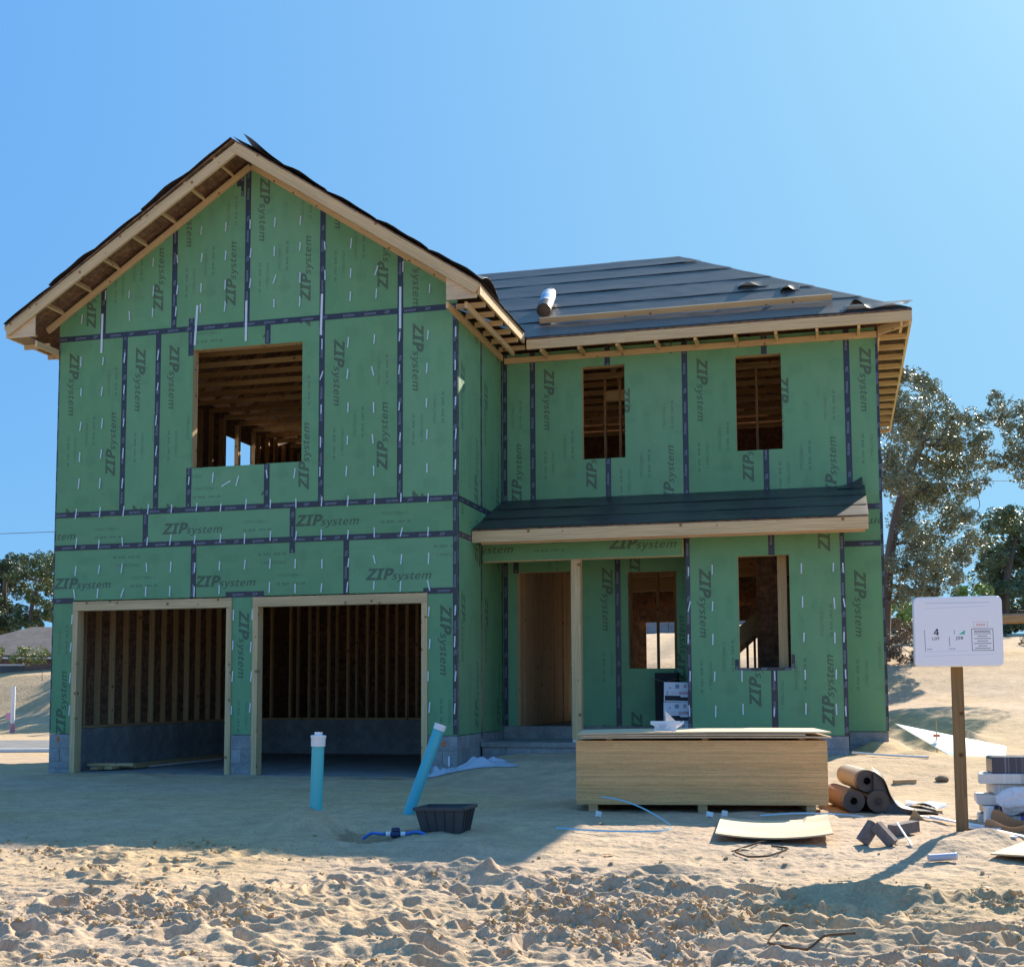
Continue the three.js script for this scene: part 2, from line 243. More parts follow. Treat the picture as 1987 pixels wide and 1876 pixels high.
{ // loose clods, too many to count
  seed = 61; const base = new THREE.IcosahedronGeometry(1, 1), p = base.attributes.position; for (let i = 0; i < p.count; i++) { const d = 0.8 + 0.5 * hsh(Math.round(p.getX(i) * 50) + 300, Math.round((p.getY(i) * 7 + p.getZ(i)) * 50)); p.setXYZ(i, p.getX(i) * d, p.getY(i) * d * 0.75, p.getZ(i) * d); } base.computeVertexNormals();
  const N = 15000, im = new THREE.InstancedMesh(base, std({ map: sandT, color: 0xf4ecdf, roughness: 1 }), N), m = new THREE.Matrix4(), q = new THREE.Quaternion(), e = new THREE.Euler(), c = new THREE.Color(); let k = 0, guard = 0;
  while (k < N && guard++ < 600000) { const x = rr(-2, 8), z = rr(6.4, 12.3), d = fbm(x * 0.8 + 7, z * 1.5 + 3, 3), w = 0.008 + sst(-0.05, 0.3, d) * sst(6.9, 8.2, z) + 0.25 * sst(0.1, 0.3, fbm(x * 2.5, z * 4, 2)) * sst(7.0, 8.4, z); if (rnd() > w) continue; const s = 0.004 + 0.014 * Math.pow(rnd(), 3); q.setFromEuler(e.set(rr(0, 6), rr(0, 6), rr(0, 6))); m.compose(V(x, ground(x, z) + s * 0.1, z), q, V(s * rr(0.8, 1.5), s, s * rr(0.8, 1.3))); im.setMatrixAt(k, m); const t = rr(0.85, 1.08); im.setColorAt(k, c.setRGB(t, t * rr(0.9, 0.97), t * rr(0.8, 0.95))); k++; }
  im.count = k; im.name = 'sand_clods'; im.userData.kind = 'stuff'; tag(im, 'loose clods of sand scattered over the churned foreground', 'sand'); shade(im); scene.add(im);
}
console.log('ground done');

// ---------------------------------------------------------------- house
seed = 4242;
const house = thing('house', 'two-storey house under construction clad in green sheathing with black seam tape', 'house');
const xl = -6.508, tA = -5.74, tB = -4.521, tC = -3.302, tD = -2.083, tE = -0.864, M1 = 6.697, M2 = 3.928, M3 = 3.42, HT = 2.605, W1 = -2.44, BZ = -1.22;
const yRoof = (x) => 9.29 - 0.66 * Math.abs(x + 3.25);
// polygon panel; plane 'z' (faces +z at z=c) or 'x' (faces +x at x=c, s=-z)
function panel(parent, pts, c, o = {}) {
  const cx = pts.reduce((s, p) => s + p[0], 0) / pts.length, cy = pts.reduce((s, p) => s + p[1], 0) / pts.length;
  const q = pts.map(([x, y]) => [x + Math.sign(cx - x) * 0.0015, y + Math.sign(cy - y) * 0.0015]);
  const sh = new THREE.Shape(q.map(p => new THREE.Vector2(p[0], p[1])));
  if (o.hole) sh.holes.push(new THREE.Path(o.hole.map(p => new THREE.Vector2(p[0], p[1]))));
  const g = new THREE.ExtrudeGeometry(sh, { depth: 0.011, bevelEnabled: false }), p = g.attributes.position, uv = g.attributes.uv, ox = o.ox ?? pts[0][0], oy = o.oy ?? pts[0][1];
  for (let i = 0; i < p.count; i++) { const x = p.getX(i) - ox, y = p.getY(i) - oy; o.h ? uv.setXY(i, y, -x) : uv.setXY(i, x, y); }
  if (o.side) { g.rotateY(Math.PI / 2); g.translate(c - 0.011, 0, 0); } else g.translate(0, 0, c - 0.011);
  return add(parent, 'sheathing_panel', g, o.mat || M.zips[(zipN++ * 7 + 3) % 4]);
}
const R = (x0, x1, y0, y1) => [[x0, y0], [x1, y0], [x1, y1], [x0, y1]];
let tapeN = 0;
function tapeV(parent, x, y0, y1, c, o = {}) { const w = o.w || 0.088, t = 0.0016 + (tapeN++ % 3) * 0.0004; const g = boxG(-w / 2, w / 2, y0, y1, 0, t, rnd() * 1.6, 0.05); if (o.side) { g.rotateY(Math.PI / 2); g.translate(c + 0.0004, 0, -x); } else g.translate(x, 0, c + 0.0004); return add(parent, 'seam_tape', g, M.tape); }
function tapeH(parent, x0, x1, y, c, o = {}) { const w = o.w || 0.085, t = 0.0036 + (tapeN++ % 3) * 0.0004; const g = boxG(x0, x1, y - w / 2, y + w / 2, 0, t, rnd() * 1.6, 0.05); if (o.side) { g.rotateY(Math.PI / 2); g.translate(c + 0.0004, 0, 0); } else g.translate(0, 0, c + 0.0004); return add(parent, 'seam_tape', g, M.tape); }
const tieG = (() => { const a = new THREE.BoxGeometry(0.024, 0.05, 0.0015, 1, 1, 1); a.translate(0, 0.07, 0); const b = new THREE.BoxGeometry(0.024, 0.125, 0.0015); b.rotateX(-0.09); b.translate(0, -0.016, 0.0055); return mergeGeometries([a, b]); })();
function tie(parent, x, y, c, o = {}) { const m = add(parent, 'wall_tie', tieG, M.galv); m.rotation.z = o.r ?? (rnd() < 0.9 ? rr(-0.06, 0.06) : rr(-0.3, 0.3)); m.rotation.x = rr(-0.05, 0.01); m.scale.set(0.72, rr(0.72, 0.95), 1); m.position.set(x + rr(-0.012, 0.012), y + rr(-0.02, 0.02), c + 0.011); return m; }

{ // ------------ garage front wall
  const w = grp(house, 'garage_front_wall');
  panel(w, R(xl, -5.349, M2, M1), 0, { oy: M1 - 2.4384 }); panel(w, R(-5.349, -4.774, M2, M1), 0, { oy: M1 - 2.4384 });
  panel(w, [[-4.774, M2], [-4.222, M2], [-4.222, 4.56], [-4.178, 4.56], [-4.178, 6.365], [-4.222, 6.365], [-4.222, M1], [-4.774, M1]], 0, { oy: M1 - 2.4384, ox: -4.774 });
  panel(w, R(-4.222, -2.945, M2, 4.56), 0, { h: 1, ox: -5.7, oy: M2 - 0.02 }); panel(w, R(-4.222, -2.955, 6.365, M1), 0, { h: 1, ox: -5.7, oy: 6.28 });
  panel(w, [[-2.95, M2], [tD, M2], [tD, M1], [-2.955, M1], [-2.955, 6.365], [-2.392, 6.365], [-2.392, 4.565], [-2.95, 4.565]], 0, { ox: tD - 1.2192, oy: M2 - 0.02 });
  panel(w, R(tD, tE, M2, M1), 0, { oy: M1 - 2.56 }); panel(w, R(tE, 0, M2, M1), 0, { oy: M1 - 2.42 });
  const top = (x) => yRoof(x) - 0.1;
  panel(w, [[xl, M1], [tA, M1], [tA, top(tA)], [xl, top(xl)]], 0, { ox: tA - 1.16, oy: M1 - 0.1 });
  panel(w, [[tA, M1], [tB, M1], [tB, top(tB)], [tA, top(tA)]], 0, { oy: M1 + 0.08 }); panel(w, [[tB, M1], [tC, M1], [tC, top(tC)], [tB, top(tB)]], 0, { oy: M1 + 0.06 });
  panel(w, [[tC, M1], [tD, M1], [tD, top(tD)], [-3.25, top(-3.25)], [tC, top(tC)]], 0, { oy: M1 + 0.03, ox: tC }); panel(w, [[tD, M1], [tE, M1], [tE, top(tE)], [tD, top(tD)]], 0, { oy: M1 + 0.1 });
  panel(w, [[tE, M1], [0, M1], [0, top(0)], [tE, top(tE)]], 0, { oy: M1 - 1.2 });
  panel(w, R(xl, -4.937, M3, M2), 0, { h: 1, ox: -7.35, oy: 3.36 }); panel(w, R(-4.937, -2.525, M3, M2), 0, { h: 1, ox: -4.87, oy: 3.38 }); panel(w, R(-2.525, 0, M3, M2), 0, { h: 1, ox: -2.7, oy: 3.42 });
  panel(w, R(xl, -4.12, HT, M3), 0, { h: 1, ox: -6.72, oy: 2.6 }); panel(w, R(-4.12, -1.68, HT, M3), 0, { h: 1, ox: -4.32, oy: 2.57 }); panel(w, R(-1.68, 0, HT, M3), 0, { h: 1, ox: -1.6, oy: 2.6 });
  panel(w, R(xl, -6.137, 0.585, HT), 0, { ox: xl - 0.75, oy: 0.3 }); panel(w, R(-3.475, -3.135, 0.585, HT), 0, { ox: -3.475 - 0.08, oy: 0.18 }); panel(w, R(-0.445, 0, 0.585, HT), 0, { ox: -0.445, oy: 0.2 });
  for (const y of [M1, M2, M3]) tapeH(w, xl + 0.004, -0.004, y, 0);
  tapeH(w, xl + 0.004, -6.145, HT, 0); tapeH(w, -3.585, -2.966, HT + 0.03, 0); tapeH(w, -0.506, -0.07, HT + 0.01, 0);
  for (const x of [-5.349, -4.774]) tapeV(w, x, M2, M1, 0);
  tapeV(w, -4.222, 6.28, 6.86, 0); tapeV(w, -4.222, M2, 4.56, 0); tapeV(w, -2.955, 6.37, M1, 0); tapeV(w, -2.945, M2, 4.56, 0);
  tapeV(w, tD, M2, top(tD), 0); tapeV(w, tE, M2, top(tE), 0); for (const x of [tA, tB, tC]) tapeV(w, x, M1, top(x), 0);
  tapeV(w, -3.46, 8.84, 9.1, 0, { w: 0.07 }); tapeV(w, -3.4, 8.68, 9.0, 0, { w: 0.05 });
  tapeV(w, -4.937, M3, M2, 0); tapeV(w, -2.525, 3.22, M2, 0); tapeV(w, -4.12, HT, M3, 0); tapeV(w, -1.68, HT, M3, 0);
  tapeV(w, -0.035, 0.6, M1, 0, { w: 0.066 }); tapeV(w, xl + 0.012, 0.6, M1, 0, { w: 0.02 });
  // brick ties on the studs
  const win = (x, y) => x > -4.35 && x < -2.3 && y > 4.45 && y < 6.72;
  for (const x of [-6.1, -5.72, -5.349, -4.774, -4.222, -3.82, -3.42, -2.945, -2.5, tD, -1.67, -1.27, tE, -0.45, -0.03]) for (const y of [4.38, 4.83, 5.3, 5.82, 6.3]) { if (win(x, y) || (x > -4.7 && x < -2.3 && y > 4.5)) continue; if (x === -3.42) { tie(w, x, y - 0.05, 0); continue; } tie(w, x, y, 0); }
  tie(w, -3.6, 4.27, 0, { r: -1.05 });
  for (let k = 0; k < 15; k++) { const x = -6.1 + 0.4064 * k; for (const y of [6.98, 7.32, 7.78, 8.2]) if (y < yRoof(x) - 0.35 && !(Math.abs(x - tA) < 0.15 || Math.abs(x - tC) < 0.12 || Math.abs(x - tD) < 0.12 || Math.abs(x - tE) < 0.12) || (y > 7.2 && y < yRoof(x) - 0.35)) tie(w, x, y, 0); }
  for (let k = 0; k < 15; k++) for (const y of [3.95, 3.47, 3.06, 2.7]) { const x = -6.12 + 0.4064 * k; if (y === 2.7 && (Math.abs(x + 3.3) < 0.25)) continue; tie(w, x, y, 0); }
  for (const x of [-6.16, -3.455, -3.155, -0.42, -0.03]) for (let y = 0.95; y < 2.4; y += 0.46) tie(w, x, y, 0, { r: rr(-0.05, 0.05) });
  for (const [x, r] of [[-5.755, 0], [-3.31, 0], [-4.14, -0.05], [tD - 0.01, -0.02], [tE, 0]]) { const g = new THREE.BoxGeometry(0.034, 0.62, 0.002); const m = add(w, 'metal_strap', g, M.galv); m.position.set(x, 6.745, 0.009); m.rotation.z = r; m.rotation.x = -0.006; }
  // window rough frame
  const f = grp(house, 'window_frame'), d0 = -0.15, d1 = -0.0115;
  add(f, 'jamb_board', boxG(-4.216, -4.178, 4.52, 6.40, d0, d1), M.wood); add(f, 'jamb_board', boxG(-2.392, -2.354, 4.52, 6.40, d0, d1), M.wood);
  add(f, 'head_board', boxG(-4.178, -2.392, 6.362, 6.40, d0, d1), M.wood); add(f, 'sill_board', boxG(-4.178, -2.392, 4.52, 4.558, d0, d1), M.wood);
  // garage door casings
  for (const [a, b] of [[-6.137, -3.475], [-3.135, -0.445]]) {
    const t = grp(house, 'garage_door_casing');
    add(t, 'jamb_board', boxG(a, a + 0.085, 0.005, 2.445, -0.15, 0.022), M.wood); add(t, 'jamb_board', boxG(b - 0.085, b, 0.005, 2.445, -0.15, 0.022), M.wood);
    add(t, 'head_board', boxG(a, b, 2.447, 2.588, -0.15, 0.025), M.wood);
  }
}
{ // ------------ wall between garage and wing (faces the porch)
  const w = grp(house, 'garage_side_wall');
  for (const [a, b] of [[0, 1.22], [1.22, 2.44]]) { panel(w, R(a, b, M2, 6.66), 0, { side: 1, ox: a, oy: M2 - 0.2 }); panel(w, R(a, b, M3, M2), 0, { side: 1, ox: a, oy: 2.5 }); panel(w, R(a, b, 0.585, M3), 0, { side: 1, ox: a, oy: 0.4 }); }
  tapeV(w, 0.03, 0.6, 6.66, 0, { side: 1, w: 0.055 }); tapeV(w, 1.22, M2, 6.66, 0, { side: 1, w: 0.07 }); tapeV(w, 1.22, 0.5, M3, 0, { side: 1, w: 0.06 });
  tapeH(w, 0.05, 2.43, M2, 0, { side: 1 }); tapeH(w, 0.05, 2.43, M3, 0, { side: 1 }); tapeV(w, 2.4, 0.65, 6.66, 0, { side: 1, w: 0.07 });
  tapeV(w, 1.12, 3.05, 3.62, 0, { side: 1, w: 0.06 });
}
{ // ------------ upper wall of the wing
  const w = grp(house, 'wing_upper_wall'), F = [0.509, 1.728, 2.947, 4.166, 5.385], y0 = 3.91, y1 = 6.62, wa = [1.312, 2.0, 4.84, 6.33], wb = [3.724, 4.415, 4.845, 6.33];
  panel(w, R(0.004, F[0], y0, y1), W1, { ox: F[0] - 1.2192, oy: y0 });
  const notchR = (a, b, q) => [[a, y0], [b, y0], [b, q[2]], [q[0], q[2]], [q[0], q[3]], [b, q[3]], [b, y1], [a, y1]], notchL = (a, b, q) => [[a, y0], [b, y0], [b, y1], [a, y1], [a, q[3]], [q[1], q[3]], [q[1], q[2]], [a, q[2]]];
  panel(w, notchR(F[0], F[1], wa), W1, { oy: y1 - 2.5, ox: F[0] }); panel(w, notchL(F[1], F[2], wa), W1, { oy: y0 - 0.15, ox: F[1] }); panel(w, notchR(F[2], F[3], wb), W1, { oy: y1 - 2.5, ox: F[2] }); panel(w, notchL(F[3], F[4], wb), W1, { oy: y0 - 0.15, ox: F[3] });
  panel(w, R(F[4], 5.84, y0, y1), W1, { ox: F[4], oy: y1 - 2.5 });
  for (const x of [F[0], F[2], F[4]]) tapeV(w, x, y0, y1, W1); for (const [x, q] of [[F[1], wa], [F[3], wb]]) { tapeV(w, x, y0, q[2], W1); tapeV(w, x, q[3], y1, W1); }
  tapeV(w, 0.05, 3.9, y1, W1, { w: 0.07 }); tapeV(w, 5.822, 0.6, y1, W1, { w: 0.036 });
  for (const q of [wa, wb]) { const f = grp(house, 'window_frame'), a = W1 - 0.15, b = W1 - 0.0115; add(f, 'jamb_board', boxG(q[0] - 0.038, q[0], q[2] - 0.04, q[3] + 0.04, a, b), M.wood); add(f, 'jamb_board', boxG(q[1], q[1] + 0.038, q[2] - 0.04, q[3] + 0.04, a, b), M.wood); add(f, 'head_board', boxG(q[0], q[1], q[3], q[3] + 0.038, a, b), M.wood); add(f, 'sill_board', boxG(q[0], q[1], q[2] - 0.038, q[2], a, b), M.wood); }
}
{ // ------------ porch wall with door and window, set-back wall right of the bay
  const w = grp(house, 'porch_wall'), y0 = 0.65, y1 = 3.88;
  panel(w, R(0.004, 0.243, y0, y1), W1, { ox: -0.6, oy: 0.6 }); panel(w, R(0.243, 1.1, 3.075, y1), W1, { oy: 2.2 }); panel(w, R(1.1, 1.855, y0, y1), W1, { oy: 0.9, ox: 1.42 });
  panel(w, R(1.855, 3.05, y0, y1), W1, { oy: 1.1, hole: R(2.015, 2.766, 1.535, 3.032) });
  tapeV(w, 1.855, y0, 3.4, W1); tapeV(w, 0.22, 3.06, 3.4, W1); tapeV(w, 0.05, y0, 3.4, W1, { w: 0.07 });
  const f = grp(house, 'window_frame'), a = W1 - 0.15, b = W1 - 0.0115; for (const [p, q] of [[1.977, 2.015], [2.766, 2.804]]) add(f, 'jamb_board', boxG(p, q, 1.49, 3.07, a, b), M.wood2); add(f, 'head_board', boxG(2.015, 2.766, 3.032, 3.07, a, b), M.wood2); add(f, 'sill_board', boxG(2.015, 2.766, 1.497, 1.535, a, b), M.wood2);
  const dfr = grp(house, 'door_frame'); add(dfr, 'jamb_board', boxG(0.205, 0.243, 0.65, 3.11, a, b), M.wood); add(dfr, 'jamb_board', boxG(1.1, 1.138, 0.65, 3.11, a, b), M.wood); add(dfr, 'head_board', boxG(0.243, 1.1, 3.075, 3.113, a, b), M.wood);
  const s = grp(house, 'setback_wall'); panel(s, R(5.262, 5.84, 0.585, 3.36), W1, { ox: 5.22, oy: 0.75 }); panel(s, R(5.262, 5.84, 3.36, 3.908), W1, { h: 1, ox: 4.4, oy: 2.7 }); tapeH(s, 5.28, 5.8, 3.36, W1); tapeH(s, 5.28, 5.8, 3.91, W1);
}
{ // ------------ bay wall
  const w = grp(house, 'bay_wall'), y0 = 0.565, y1 = 3.42, q = [3.797, 4.513, 1.51, 3.1], j = 4.275, xa = 3.06, xb = 5.272;
  panel(w, [[xa, y0], [j, y0], [j, q[2]], [q[0], q[2]], [q[0], q[3]], [j, q[3]], [j, y1], [xa, y1]], BZ, { ox: xa, oy: 0.72 }); panel(w, [[j, y0], [xb, y0], [xb, y1], [j, y1], [j, q[3]], [q[1], q[3]], [q[1], q[2]], [j, q[2]]], BZ, { ox: xb - 1.2192, oy: 0.45 });
  panel(w, R(1.22, 2.43, y0, y1), xb, { side: 1 }); panel(w, R(1.235, 2.43, y0, y1), xa + 0.011, { side: 1 });
  tapeV(w, j, y0, q[2], BZ); tapeV(w, j, q[3], y1, BZ); tapeV(w, xa + 0.03, y0, y1, BZ, { w: 0.06 }); tapeV(w, xb - 0.03, y0, y1, BZ, { w: 0.06 });
  tapeH(w, q[0] - 0.0, q[1], q[2] - 0.02, BZ, { w: 0.04 }); tapeV(w, q[0] - 0.035, q[2] - 0.03, q[2] + 0.12, BZ, { w: 0.055 }); tapeV(w, q[1] + 0.03, q[2] - 0.02, q[2] + 0.18, BZ, { w: 0.045 });
  for (const x of [3.44, 3.83, 4.69, 5.115, 5.245, xa + 0.03]) for (const y of [2.89, 2.4, 1.91, 1.4, 0.91]) if (!(x === 3.83 && y > 1.5)) tie(w, x, y, BZ); tie(w, j, 1.4, BZ); tie(w, j, 0.9, BZ);
  const f = grp(house, 'window_frame'), a = BZ - 0.15, b = BZ - 0.0115; for (const [p, r] of [[q[0] - 0.038, q[0]], [q[1], q[1] + 0.038]]) add(f, 'jamb_board', boxG(p, r, q[2] - 0.04, q[3] + 0.04, a, b), M.wood); add(f, 'head_board', boxG(q[0], q[1], q[3], q[3] + 0.038, a, b), M.wood); add(f, 'sill_board', boxG(q[0], q[1], q[2] - 0.038, q[2], a, b), M.wood);
}
{ // ------------ porch: beam, post, roof
  const p = grp(house, 'porch_beam'); panel(p, R(0.012, 3.015, 3.135, 3.43), BZ, { h: 1, ox: -0.72, oy: 3.07 }); add(p, 'beam_timber', boxG(0.02, 3.03, 3.125, 3.42, BZ - 0.14, BZ - 0.013), M.wood);
  add(house, 'porch_post', boxG(1.37, 1.51, 0.485, 3.124, BZ - 0.142, BZ - 0.002), M.wood); add(house, 'post_base', boxG(1.375, 1.505, 0.452, 0.484, BZ - 0.13, BZ - 0.01), M.galv);
  const r = grp(house, 'porch_roof'), zf = -0.68, yf = 3.545, zb = W1 + 0.006, yb = 4.215, xr = 5.6, sl = (yb - yf) / (zf - zb), Y = (z) => yf + (zf - z) * sl;
  add(r, 'roof_deck', slabG([V(0.008, yf, zf), V(xr, yf, zf), V(xr, yb, zb), V(0.008, yb, zb)], 0.014), M.osb);
  const rows = [[zf - 0.005, -1.27], [-1.25, -1.85], [-1.83, zb]];
  rows.forEach(([a, b], k) => add(r, 'felt_strip', sheetG(70, 4, (u, v) => { const x = 0.01 + (xr - 0.012) * u, z = a + (b - a) * v; return V(x, Y(z) + 0.007 + 0.004 * (2 - k) * 0 + 0.005 * k + 0.008 * (1 - v) * Math.max(0, fbm(u * 9 + k * 5, 3, 2)) * 2 + 0.003 * fbm(u * 30, v * 3 + k, 2), z); }, 0.0025, 5.6, 0.6), M.felt));
  add(r, 'felt_flap', sheetG(10, 8, (u, v) => V(5.2 + 0.36 * u, Y(-2.2 - 0.2 * v) + 0.03 + 0.13 * Math.pow(u, 2) * v, -2.2 - 0.22 * v), 0.0025, 0.4, 0.3), M.felt);
  add(r, 'fascia_board', boxG(0.012, xr - 0.006, 3.36, 3.528, zf - 0.032, zf + 0.004), M.wood); add(r, 'fascia_board', boxG(0.14, xr - 0.05, 3.33, 3.5, zf - 0.073, zf - 0.035), M.wood2);
  const lg = boxG(0.03, xr - 0.1, 3.424, 3.5, BZ + 0.004, BZ + 0.042); add(r, 'soffit_ledger', lg, M.wood);
  for (let k = 0; k < 10; k++) { const x = 0.2 + k * 0.58; add(r, 'lookout', boxG(x, x + 0.038, 3.432, 3.51, BZ + 0.044, zf - 0.075), M.wood2); }
  add(r, 'rake_board', beamG(V(xr - 0.03, yf - 0.105, zf - 0.04), V(xr - 0.03, yb - 0.1, zb + 0.03), 0.036, 0.16), M.wood);
  for (let k = 0; k < 9; k++) { const x = 0.3 + k * 0.61; add(r, 'porch_rafter', beamG(V(x, Y(-1.3) - 0.07, -1.3), V(x, Y(zb) - 0.07, zb), 0.038, 0.09), M.wood2); }
}
{ // ------------ foundation, floors
  const f = grp(house, 'foundation');
  const wallBlocks = (x0, x1, y0, y1, c, side, t = 0.19) => {      // concrete blocks with mortar behind
    const L = x1 - x0, n = Math.max(1, Math.round(L / 0.4)), rows = Math.max(1, Math.round((y1 - y0) / 0.2)), bw = L / n, bh = (y1 - y0) / rows;
    const put = (a, b, yy0, yy1, d, name, mat) => { const g = boxG(a, b, yy0, yy1, -t, d); if (side) { g.rotateY(Math.PI / 2); g.translate(c, 0, 0); } else g.translate(0, 0, c); add(f, name, g, mat); };
    put(x0 + 0.003, x1 - 0.003, y0 - 0.3, y1 - 0.003, -0.008, 'mortar_bed', M.mortar);
    for (let r = 0; r < rows; r++) for (let k = 0; k <= n; k++) { const s = (r % 2) * 0.5; let a = x0 + (k - s) * bw, b = a + bw; a = Math.max(a, x0); b = Math.min(b, x1); if (b - a > 0.05) put(a + 0.004, b - 0.004, y0 + r * bh + 0.004, y0 + (r + 1) * bh - 0.004, -0.002 + rr(-0.0015, 0.0015), 'concrete_block', M.block); }
  };
  wallBlocks(xl, -6.14, -0.04, 0.58, 0); wallBlocks(-3.472, -3.138, -0.04, 0.58, 0); wallBlocks(-0.442, -0.003, -0.04, 0.58, 0);
  wallBlocks(0.02, 2.42, 0.0, 0.58, -0.001, true); wallBlocks(0.03, 3.05, 0.15, 0.375, -1.12); wallBlocks(3.065, 5.27, 0.0, 0.56, BZ - 0.005); wallBlocks(5.28, 5.838, 0.0, 0.58, W1 - 0.005);
  for (const [x, y] of [[-0.2, 0.47], [-6.35, 0.5]]) { const g = new THREE.CircleGeometry(0.035, 14); g.scale(0.8, 1.3, 1); g.translate(x, y, 0.003); add(f, 'orange_paint_mark', g, std({ color: 0xd07848, roughness: 0.9 })); }
  add(f, 'porch_slab', boxG(0.015, 3.05, 0.378, 0.45, -2.43, -1.1), M.slab); add(f, 'door_sill', boxG(0.015, 3.05, 0.45, 0.648, -2.62, -2.42), M.slab);
  add(f, 'garage_slab', boxG(xl + 0.02, -0.02, -0.1, 0.004, -6.1, 0.05), M.slab); add(f, 'house_slab', boxG(xl + 0.02, 5.82, 0.3, 0.62, -9.58, -6.12), M.slab); add(f, 'house_slab', boxG(0.02, 5.82, 0.3, 0.62, -6.12, -2.62), M.slab); add(f, 'house_slab', boxG(3.08, 5.25, 0.3, 0.55, -2.6, -1.42), M.slab);
  add(f, 'garage_stem_wall', boxG(xl + 0.03, -6.37, 0.006, 0.645, -6.1, -0.2), M.block); add(f, 'garage_stem_wall', boxG(-6.36, -0.2, 0.006, 0.655, -6.3, -6.1), M.block);
}
{ // ------------ hidden outer walls and floors that close the shell
  const w = grp(house, 'rear_walls');
  const wallX = (x, spans, holes) => spans; void wallX;
  const lay = (name, g) => add(w, name, g, M.osb);
  // left wall with two narrow upstairs openings
  lay('wall_panel', boxG(xl, xl + 0.012, 0.6, 4.9, -9.6, -0.02)); lay('wall_panel', boxG(xl, xl + 0.012, 6.27, 6.75, -9.6, -0.02));   lay('wall_panel', boxG(xl, xl + 0.012, 4.9, 6.27, -5.33, -0.02)); lay('wall_panel', boxG(xl, xl + 0.012, 4.9, 6.27, -9.6, -6.56));
  lay('wall_panel', boxG(5.816, 5.828, 0.59, 6.6, -9.6, -2.46));
  { const sw = grp(house, 'wing_side_wall'); for (let k = 0; k < 6; k++) { const a = 2.455 + k * 1.19, b = a + 1.19; panel(sw, R(a, b, 0.59, 3.36), 5.841, { side: 1, ox: a }); panel(sw, R(a, b, 3.36, 6.6), 5.841, { side: 1, ox: a, oy: 3.5 }); tapeV(sw, a + 0.02, 0.6, 6.55, 5.841, { side: 1 }); } tapeH(sw, 2.46, 9.6, 3.36, 5.841, { side: 1 }); }
  { const sw = grp(house, 'garage_outer_wall'); for (let k = 0; k < 4; k++) { const g = boxG(xl - 0.012, xl - 0.001, 0.59, 4.88, -0.03 - (k + 1) * 2.39, -0.033 - k * 2.39); add(sw, 'sheathing_panel', g, M.zips[k]); } }
  const zb = -9.6, B = (x0, x1, y0, y1) => lay('wall_panel', boxG(x0, x1, y0, y1, zb, zb + 0.012));
  B(xl + 0.013, 1.22, 0.5, 3.9); B(1.22, 3.72, 2.95, 3.9); B(3.72, 5.82, 0.5, 3.9); B(xl + 0.013, 5.82, 3.9, 4.9); B(xl + 0.013, 5.82, 6.1, 6.7); B(xl + 0.013, 3.6, 4.9, 6.1); B(4.4, 5.82, 4.9, 6.1);
  lay('wall_panel', boxG(-0.1, -0.088, 0.66, 3.4, -6.1, -0.05)); lay('wall_panel', boxG(-0.1, -0.088, 4.0, 6.6, -2.4, -0.16));
  lay('floor_deck', boxG(xl + 0.02, -0.012, 3.86, 3.9, -2.45, -0.02)); lay('floor_deck', boxG(xl + 0.02, 5.82, 3.86, 3.9, -9.58, -2.46));
  for (let k = 0; k < 15; k++) { const z = -0.5 - 0.61 * k; add(w, 'floor_joist', boxG(xl + 0.1, z < -2.6 ? 5.8 : -0.12, 3.5, 3.855, z - 0.04, z), M.wood2); }
  add(w, 'porch_ceiling_panel', boxG(0.02, 3.04, 3.52, 3.535, -2.43, -1.4), M.osb); 
}
